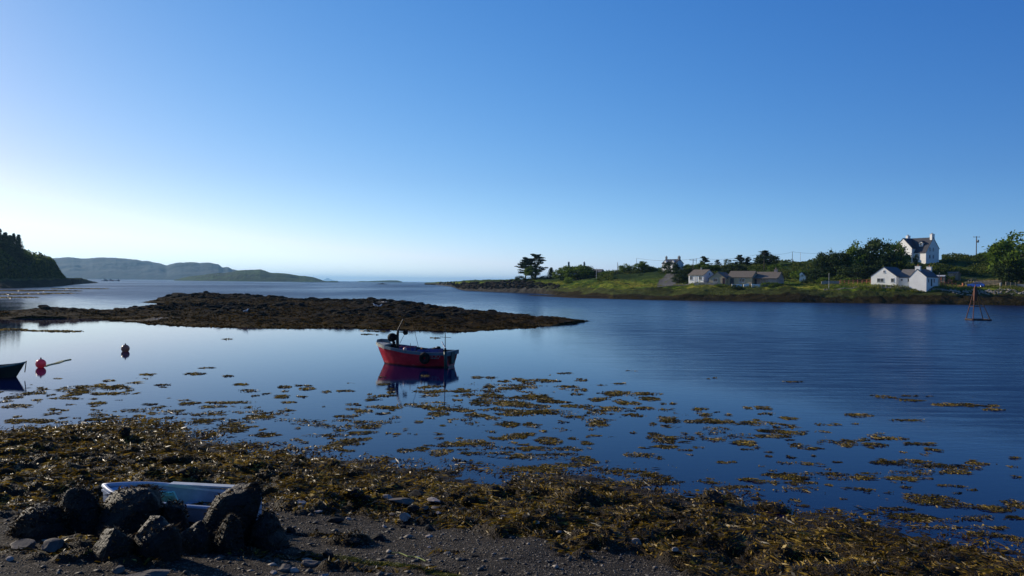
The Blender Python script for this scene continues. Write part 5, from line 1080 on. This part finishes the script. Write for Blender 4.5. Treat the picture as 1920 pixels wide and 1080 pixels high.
# derelict dinghy, bow to the left
dn = empty('dinghy', (0, 0, 0), 0, 'old pale blue fibreglass dinghy pulled up behind the big weedy boulders', 'boat')
dL = 2.36; q0 = D(192, 940, 10.9); q1 = D(482, 945, 10.6)
dn.location = (q0[0] - .03, 11.0, .80); dn.rotation_euler = (R(4), R(1.6), math.atan2(q1[1] - q0[1], q1[0] - q0[0]))
def dsec(f):
    """half beam, sheer at station f (0 bow .. 1 stern)"""
    b = .36 * (1 - (1 - min(f / .42, 1)) ** 2.3) * (1 - .12 * max(f - .55, 0) / .45) + .015; sh = .44 + .10 * (1 - f) ** 2.2 + .02 * f; return b, sh
def dshell(name, off, mat, fl=None):
    vs = []; fs = []; n = 13
    for i in range(29):
        f = i / 28; b, sh = dsec(f); b = max(b - off, .01); x = f * dL + (off if i == 0 else 0); kz = (.02 + .22 * (1 - f) ** 3) if fl is None else fl + .2 * (1 - f) ** 3
        for j in range(n):
            a = -1 + 2 * j / (n - 1); y = b * (abs(a) ** .62) * (1 if a > 0 else -1) if a else 0; z = kz + (sh - kz) * abs(a) ** 2.6; vs.append((x, y, z))
    for i in range(28):
        for j in range(n - 1): k = i * n + j; fs.append((k, k + 1, k + n + 1, k + n))
    fs.append(tuple(28 * n + j for j in range(n))); me = bpy.data.meshes.new(name); me.from_pydata(vs, [], fs); me.update(); return link(name, me, mat, dn, smooth=True)
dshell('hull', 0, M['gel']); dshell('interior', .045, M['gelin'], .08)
m = MB()
for s in (-1, 1): m.tube([(i / 28 * dL, s * (dsec(i / 28)[0] - .02), dsec(i / 28)[1] + .005) for i in range(29)], .034, 8)
m.build('gunwale', M['gel'], dn, True)
MB().box(dL * .52, dL * .60, -.31, .31, .27, .30).build('thwart', M['gelin'], dn)
MB().box(dL - .01, dL + .03, -.31, .31, .06, .46).build('transom', M['gel'], dn)
MB().prism([(0, -.05), (.36, -.29), (.38, .29)], 2, .475, .505).build('foredeck', M['gel'], dn)
def board(name, a, b, wd, th, mat, label, cat):
    A, B = Vector(a), Vector(b); e = empty(name, A, 0, label, cat); d = B - A; L = d.length; e.rotation_euler = d.to_track_quat('X', 'Z').to_euler()
    MB().box(0, L, -wd / 2, wd / 2, 0, th).build('plank', mat, e, False, .006); return e
M['bleached'] = flat_mat('bleached_board', (.33, .37, .42), .7, .25, 5)
mw = Matrix.Translation(dn.location) @ dn.rotation_euler.to_matrix().to_4x4()
wp_ = lambda x, y, z: mw @ Vector((x, y, z))
board('loose_plank', wp_(.88, .35, .50), wp_(2.16, .35, .53), .13, .03, M['bleached'], 'long pale plank lying along the far side of the old dinghy', 'plank')
board('loose_plank', wp_(1.98, -.1, .49), wp_(2.44, -.12, .52), .12, .035, M['gel'], 'short white board sticking out over the stern of the dinghy', 'plank')
board('loose_plank', wp_(2.0, .32, .53), wp_(2.25, .12, .45), .16, .03, M['gelin'], 'short blue board leaning at the stern corner of the dinghy', 'plank')
tc = empty('fish_box', wp_(.80, -.08, .36), .02, 'broken teal slatted fish box lying in the old dinghy', 'crate'); tc.rotation_euler = (R(38), 0, .03)
MB().box(0, .44, 0, .02, 0, .26).build('back_panel', M['teal'], tc)
for i in range(6): MB().box(i * .084, i * .084 + .02, -.015, 0, 0, .28 + .02 * (i % 2)).build('slat_rib', M['teal'], tc)
MB().box(0, .44, -.02, 0, .02, .05).box(0, .44, -.02, 0, .19, .22).build('cross_rail', M['teal'], tc)
ds = empty('mooring_cleat', (0, 0, 0), 0); bpy.data.objects.remove(ds)
# boulders fouled with weed
def creel_mat():
    t = NT('weed_fouled_net'); v = t.coord(); n = t.noise(v, 9, 5, .65); n2 = t.noise(v, 40, 3, .6); vo = t.n('ShaderNodeTexVoronoi'); t.l(v, vo.inputs['Vector']); vo.inputs['Scale'].default_value = 26
    c = t.ramp(t.math('ADD', t.math('MULTIPLY', n, .6), t.math('MULTIPLY', n2, .4)), ((.36, (.004, .003, .002)), (.5, (.011, .0075, .004)), (.62, (.030, .019, .009)), (.74, (.11, .075, .035))))
    t.bsdf(c, .6, t.bump(t.math('ADD', t.math('ADD', n2, n), t.math('MULTIPLY', vo.outputs['Distance'], .4)), .8, .03), Specular_IOR_Level=.35); return t.m
M['creel'] = creel_mat(); M['creelweed'] = weed_mat('drying_weed', ((.006, .005, .003), (.020, .014, .007), (.055, .036, .014), (.15, .11, .06)), .7); M['hoop'] = flat_mat('old_rope_hoop', (.06, .048, .036), .9, .5, 14, bump=.5)
# weed covered boulders and stones
M['stone'] = flat_mat('slate_stone', (.10, .082, .065), .85, .4, 6, bump=.5); M['stoned'] = flat_mat('dark_wet_stone', (.018, .016, .014), .8, .5, 6, bump=.5, spec=.15); M['stonel'] = flat_mat('pale_pink_stone', (.30, .25, .21), .85, .25, 6, bump=.4)
M['mossrock'] = M['creel']
def rock(name, px, py, w_, d_, h_, mat, label, cat, group=None, rz=0, seed=1, blocky=.5, tilt=0, fur=0):
    q = PG(px, py); e = q; s = w_ / FPX * q.y if w_ > 3 else w_; rgk = np.random.default_rng(seed); bm = bmesh.new(); bmesh.ops.create_icosphere(bm, subdivisions=3, radius=1)
    pl = randvec(rgk, 9); cut = rgk.uniform(.55, .85, 9)
    for v in bm.verts:
        c = np.array(v.co)
        for k in range(9):
            t = float(c @ pl[k]);
            if t > cut[k]: c = c - pl[k] * (t - cut[k]) * (blocky + .4)
        nn_ = float(fbm(np.array(c[0] * 2.1 + seed), np.array(c[1] * 2.1 + c[2] * 1.7), 3)); c = c * (1 + .10 * nn_); v.co = c
    me = bpy.data.meshes.new(name); bm.to_mesh(me); bm.free(); hw = s / 2
    for v in me.vertices: v.co = (v.co.x * hw, v.co.y * hw * d_, v.co.z * hw * h_)
    o = link(name, me, mat); o.location = q + Vector((0, 0, hw * h_ * .45)); o.rotation_euler = (R(tilt), R(tilt * .6), R(rz)); tag(o, label, cat, group)
    if fur:
        V = np.array([v.co[:] for v in me.vertices]); k = int(fur); i = rgk.integers(0, len(V), k); C = V[i] * 1.03 + rgk.normal(0, hw * .05, (k, 3)); C = C[C[:, 2] > -hw * h_ * .3]
        me2 = weed_quads('weed_growth', rgk, C[:, 0], C[:, 1], C[:, 2], np.full(len(C), .034), np.full(len(C), .013), .6); link('weed_growth', me2, M['weed'], o)['kind'] = 'stuff'
    return o
def boulder(c, w_, top, base, label, seed, lean=0.0, dk=.85, rise=0.0, mat=None):
    q = PG(c, base); hw = w_ / 2 / FPX * q.y; dp = hw * dk; ctr = q + Vector((0, dp * .75, 0)); ctr.z = float(terr(ctr.x, ctr.y)) - .05
    v = ray(c, top); zt = CAMZ + v.z * ctr.y / v.y; H = zt - ctr.z; rgk = np.random.default_rng(seed); bm = bmesh.new(); bmesh.ops.create_icosphere(bm, subdivisions=5, radius=1)
    pl = randvec(rgk, 14); pl[:, 2] = np.abs(pl[:, 2]); cut = rgk.uniform(.60, .90, 14)
    co = np.array([p.co[:] for p in bm.verts])
    for k in range(14): t_ = co @ pl[k]; co = co - np.where(t_ > cut[k], (t_ - cut[k]) * .72, 0)[:, None] * pl[k]
    nz = fbm(co[:, 0] * 1.7 + seed, co[:, 1] * 1.7 + co[:, 2] * 1.3, 4) * .10 + fbm(co[:, 0] * 7 + seed, co[:, 2] * 7 + co[:, 1] * 5, 3) * .028; co = co * (1 + nz)[:, None]
    co[:, 2] = np.sign(co[:, 2]) * np.abs(co[:, 2]) ** .85; co[:, :2] /= np.abs(co[:, :2]).max(0); co[:, 2] += co[:, 0] * rise; mx = co[:, 2].max(); co = co * np.array([hw, dp, H / mx]); co[:, 0] += co[:, 2] * lean
    for p, c_ in zip(bm.verts, co): p.co = c_
    me = bpy.data.meshes.new('weedy_boulder'); bm.to_mesh(me); bm.free(); o = link('weedy_boulder', me, mat or M['creel'], smooth=True); o.location = ctr; tag(o, label, 'boulder', 'big boulders around the old dinghy')
    k = int(1800 * hw / .4); i = rgk.integers(0, len(co), k); C = co[i] * (1.02 + rgk.random((k, 1)) * .03); cl = fbm(C[:, 0] * 5 + seed, C[:, 2] * 5 + C[:, 1] * 3, 3); C = C[(C[:, 2] > .02) & (cl > -.1)]
    me2 = weed_quads('weed_growth', rgk, C[:, 0], C[:, 1], C[:, 2], np.full(len(C), .024), np.full(len(C), .009), .8); link('weed_growth', me2, M['creelweed'], o)['kind'] = 'stuff'; return o
boulder(52, 124, 946, 1012, 'low rounded boulder at the landward end of the pile', 1, 0, .8, .25)
boulder(128, 104, 912, 1003, 'tall dark boulder just landward of the biggest one', 2, 0, .8, .12)
boulder(208, 160, 910, 1014, 'biggest domed boulder, right under the bow of the dinghy', 3, .1, .85, 0)
boulder(262, 118, 934, 1000, 'brown sided boulder sloping down from the biggest one', 4, 0, .7, -.25)
boulder(193, 100, 984, 1052, 'low black boulder at the foot of the biggest one', 5, 0, .8, 0)
boulder(275, 100, 967, 1052, 'front boulder with a small sunlit flat top', 6, .1, .8, .1)
boulder(312, 64, 940, 1010, 'narrow boulder wedged amidships against the dinghy', 7, 0, .9, 0)
boulder(395, 128, 906, 1022, 'wedge shaped boulder rising to a peak by the dinghy stern', 8, .25, .75, .42)
boulder(352, 70, 978, 1038, 'small black boulder in the middle of the pile', 9, 0, .9, 0)
boulder(420, 62, 961, 1036, 'small rounded boulder before the wedge shaped one', 10, 0, .9, 0)
boulder(493, 94, 958, 1034, 'rounded boulder at the gravel end of the pile', 11, 0, .85, -.05)
BG = 'weed covered boulders on the shore'
for i, (px, py, w_, d_, h_, lb) in enumerate([(232, 818, 30, 1, .9, 'round black boulder at the water edge'), (315, 868, 34, 1, .6, 'dark boulder midway between the water and the dinghy'), (152, 895, 26, 1, .7, 'dark boulder above the landward boulders'), (350, 888, 42, 1, .45, 'flat dark boulder just beyond the dinghy plank'),
    (662, 928, 46, .8, .4, 'low dark boulder at the upper edge of the stones'), (703, 924, 40, .9, .55, 'tall dark boulder beside the pale slabs'), (880, 945, 34, .9, .8, 'pointed boulder hung with green weed'), (925, 928, 40, 1, .7, 'rounded weedy boulder past the pointed one'), (1340, 945, 56, .9, .6, 'weedy hump at the water edge on the sunny side'), (1450, 958, 60, .9, .4, 'low weedy hump next to the deep blue pool'),
    (1535, 1045, 60, .8, .5, 'weed draped rock low on the beach by the dark hollow'), (1195, 975, 40, .9, .45, 'weedy rock above the edge of the gravel'), (560, 862, 22, .9, .6, 'small square boulder jutting into the shallows'), (625, 872, 26, .9, .6, 'second boulder jutting into the shallows'), (450, 850, 30, .9, .4, 'low boulder where the weed meets the water')]):
    rock('weedy_boulder', px, py, w_, d_, h_, M['stoned'], lb, 'boulder', BG, i * 37, i + 3, .4, 0, 300)
SGP = 'loose slabs and stones on the gravel'
for i, (px, py, w_, d_, h_, mt, lb, tl) in enumerate([(42, 1030, 54, .8, .42, 'stone', 'flat topped stone below the landward boulder', 6), (100, 1030, 44, .9, .55, 'stone', 'sloping pale stone beside the flat topped one', 14), (280, 1082, 90, .5, .16, 'stone', 'long thin slab at the foot of the boulder pile', 2), (222, 1072, 26, .9, .6, 'stone', 'small upright stone by the long thin slab', 5),
    (708, 1012, 42, .7, .42, 'stoned', 'black blocky stone casting a shadow on open gravel', 4), (660, 1012, 40, .5, .22, 'stoned', 'thin dark slab next to the black block', 4), (622, 1008, 30, .6, .28, 'stoned', 'dark slab farther from the black block', 3), (562, 944, 26, .7, .3, 'stonel', 'pale slab on the weed past the boulder pile', 8), (565, 953, 20, .7, .3, 'stone', 'small slab propped under the pale one', 5), (596, 960, 24, .6, .2, 'stonel', 'flat pale stone beside the small weed tuft', 3),
    (545, 998, 20, .8, .7, 'stoned', 'dark pointed stone touching the end boulder', 20), (628, 979, 36, .6, .36, 'stoned', 'wedge shaped dark stone on the upper gravel', 6), (652, 974, 12, .8, .6, 'stonel', 'small pale chip of stone on the upper gravel', 10), (728, 935, 24, .6, .35, 'stonel', 'bright pink slab leaning on the stone cluster', 22), (750, 942, 60, .45, .25, 'stone', 'longest slab of the stone cluster', 5), (785, 932, 44, .6, .38, 'stoned', 'dark slab crowning the stone cluster', 8),
    (814, 940, 28, .6, .35, 'stonel', 'pink slab at the green end of the cluster', 6), (816, 954, 20, .7, .35, 'stone', 'oval stone below the pink slab', 4), (775, 958, 26, .8, .6, 'stoned', 'dark rounded stone inside the cluster', 5), (797, 955, 16, .8, .6, 'stone', 'small rounded stone inside the cluster', 5), (822, 962, 12, .9, .4, 'stonel', 'tiny pale stone below the oval one', 4), (760, 974, 26, .7, .8, 'stonel', 'upright pink stone with a lit face', 25), (738, 966, 20, .6, .25, 'stone', 'flat reddish stone beside the upright pink one', 5),
    (757, 989, 14, .8, .6, 'stoned', 'small black stone on open gravel', 0), (721, 988, 10, .8, .5, 'stonel', 'little pale stone beside the small black one', 9), (806, 994, 24, .7, .6, 'stoned', 'dark wedge stone with one bright edge', 18), (805, 1007, 15, .8, .4, 'stonel', 'tiny pyramid of pale stone on open gravel', 6), (804, 1026, 10, .8, .25, 'stonel', 'small pale flake in the middle of the gravel', 2), (890, 1043, 18, .5, .25, 'stoned', 'thin dark flake low on the gravel', 2),
    (1005, 981, 20, .6, .3, 'stonel', 'pale flat stone among the green weed', 3), (943, 968, 14, .6, .3, 'stonel', 'thin pale stone before the dark weed hollow', 3), (1048, 998, 12, .8, .4, 'stonel', 'small bright stone at the edge of the weed', 5), (1192, 1020, 24, .7, .8, 'stonel', 'upright cream stone standing by the weed edge', 22), (1266, 1033, 14, .7, .7, 'stonel', 'small cream stone beyond the upright one', 10), (615, 1044, 24, .8, .8, 'stoned', 'black angular stone above the green weed line', 3),
    (580, 1062, 36, .8, .6, 'stone', 'biggest stone of the pile at the lower edge', 8), (575, 1052, 20, .7, .4, 'stonel', 'pale slab on the big lower edge stone', 15), (532, 1070, 28, .8, .6, 'stone', 'brown cracked stone in the lower pile', 6), (552, 1072, 20, .8, .6, 'stonel', 'light faced stone in the lower pile', 14), (520, 1048, 18, .8, .5, 'stone', 'upper stone of the lower pile', 8), (513, 1076, 14, .8, .6, 'stonel', 'pale chip at the end of the lower pile', 10), (495, 1030, 14, .8, .4, 'stone', 'small stone in the shade of the boulder pile', 5), (18, 1050, 18, .7, .5, 'stonel', 'small pale stone near the weedy heap', 9), (606, 1080, 20, .6, .3, 'stonel', 'flat bright stone at the very bottom edge', 5)]):
    rock('stone', px, py, w_, d_, h_, M[mt], lb, 'stone', SGP, (i * 53) % 60 - 30, i + 40, .75, tl)
# loose pebbles
rp_ = np.random.default_rng(9); nP = 16000; x = rp_.uniform(-7, 9, nP); y = rp_.uniform(5.5, 13.5, nP); k = (weedat(x, y) < .5) & (np.abs(x) < y * .75 + .5); x, y = x[k], y[k]; z = terr(x, y)
oct_v = np.array([(1, 0, 0), (0, 1, 0), (-1, 0, 0), (0, -1, 0), (0, 0, 1), (0, 0, -1)], float); oct_f = np.array([(0, 1, 4), (1, 2, 4), (2, 3, 4), (3, 0, 4), (1, 0, 5), (2, 1, 5), (3, 2, 5), (0, 3, 5)])
r = np.minimum(.010 * (1 + rp_.pareto(2.6, len(x))), .055); an = rp_.uniform(0, 6.28, len(x)); sx = rp_.uniform(.8, 1.6, len(x)); sz = rp_.uniform(.3, .7, len(x))
V = oct_v[None] * (r[:, None] * np.ones(6))[:, :, None] * (1 + .25 * rp_.normal(size=(len(x), 6, 1))); V[:, :, 0] *= sx[:, None]; V[:, :, 2] *= sz[:, None]
Xr = V[:, :, 0] * np.cos(an)[:, None] - V[:, :, 1] * np.sin(an)[:, None]; Yr = V[:, :, 0] * np.sin(an)[:, None] + V[:, :, 1] * np.cos(an)[:, None]
V = np.stack([Xr + x[:, None], Yr + y[:, None], V[:, :, 2] + (z + r * .2)[:, None]], -1); Fp = (oct_f[None] + (np.arange(len(x)) * 6)[:, None, None]).reshape(-1, 3)
me = np_mesh('loose_gravel', V.reshape(-1, 3), Fp, 3); attr(me, 'tone', np.repeat(rp_.random(len(x)), 6))
t = NT('pebbles'); t.bsdf(t.ramp(attrnode(t, 'tone'), ((0, (.012, .011, .010)), (.5, (.040, .034, .028)), (.85, (.09, .075, .060)), (1, (.30, .26, .21)))), .7)
tag(link('loose_gravel', me, t.m), 'dark grey shingle scattered over the upper beach', 'gravel', None, 'stuff')
M['lime'] = flat_mat('lime_rope', (.16, .20, .04), .8, .3, 10)
rq = [PG(a, b) + Vector((0, 0, .012)) for a, b in ((735, 1038.5), (748, 1038), (756, 1041), (764, 1045), (778, 1046), (788, 1049), (798, 1054))]
tag(MB().tube(rq, .008, 6).build('rope_end', M['lime']), 'thin frayed lime green rope lying on the gravel', 'rope')
# strip of green algae strands across the lower gravel
xs = np.linspace(0, 1, 2600); pa = [PG(a, b) for a, b in ((630, 1046), (690, 1056), (740, 1060), (800, 1072), (860, 1084))]; pp = np.array([[q.x, q.y, q.z] for q in pa]); ii = rp_.random(2600) * 4; j = np.minimum(ii.astype(int), 3); C = pp[j] * (1 - (ii - j))[:, None] + pp[j + 1] * (ii - j)[:, None]; C[:, :2] += rp_.normal(0, .035, (2600, 2)); C[:, 2] = terr(C[:, 0], C[:, 1]) + rp_.uniform(0, .02, 2600)
M['algae'] = weed_mat('green_algae', ((.02, .03, .005), (.06, .08, .01), (.14, .13, .02), (.25, .2, .05)), .6)
me = weed_quads('algae_strand', rp_, C[:, 0], C[:, 1], C[:, 2], np.full(2600, .022), np.full(2600, .006), .3); tag(link('algae_strand', me, M['algae']), 'thin line of yellow green algae stranded on the gravel', 'seaweed', None, 'stuff')
# ---------------------------------------------------------------- haze
HZ = 6e-5
t = NT('haze'); pv = t.n('ShaderNodeVolumePrincipled'); pv.inputs['Color'].default_value = (.34, .66, 1, 1); pv.inputs['Density'].default_value = HZ
pv.inputs['Anisotropy'].default_value = .3; t.l(pv.outputs[0], t.out.inputs['Volume'])
hb = MB().box(-HORIZ * 1.35, HORIZ * 1.35, -60, HORIZ + 600, -3, 170).build('haze', t.m)
tag(hb, 'thin blue sea haze over the whole inlet', None, None, 'stuff')
sc.cycles.volume_bounces = 0; sc.cycles.max_bounces = 8
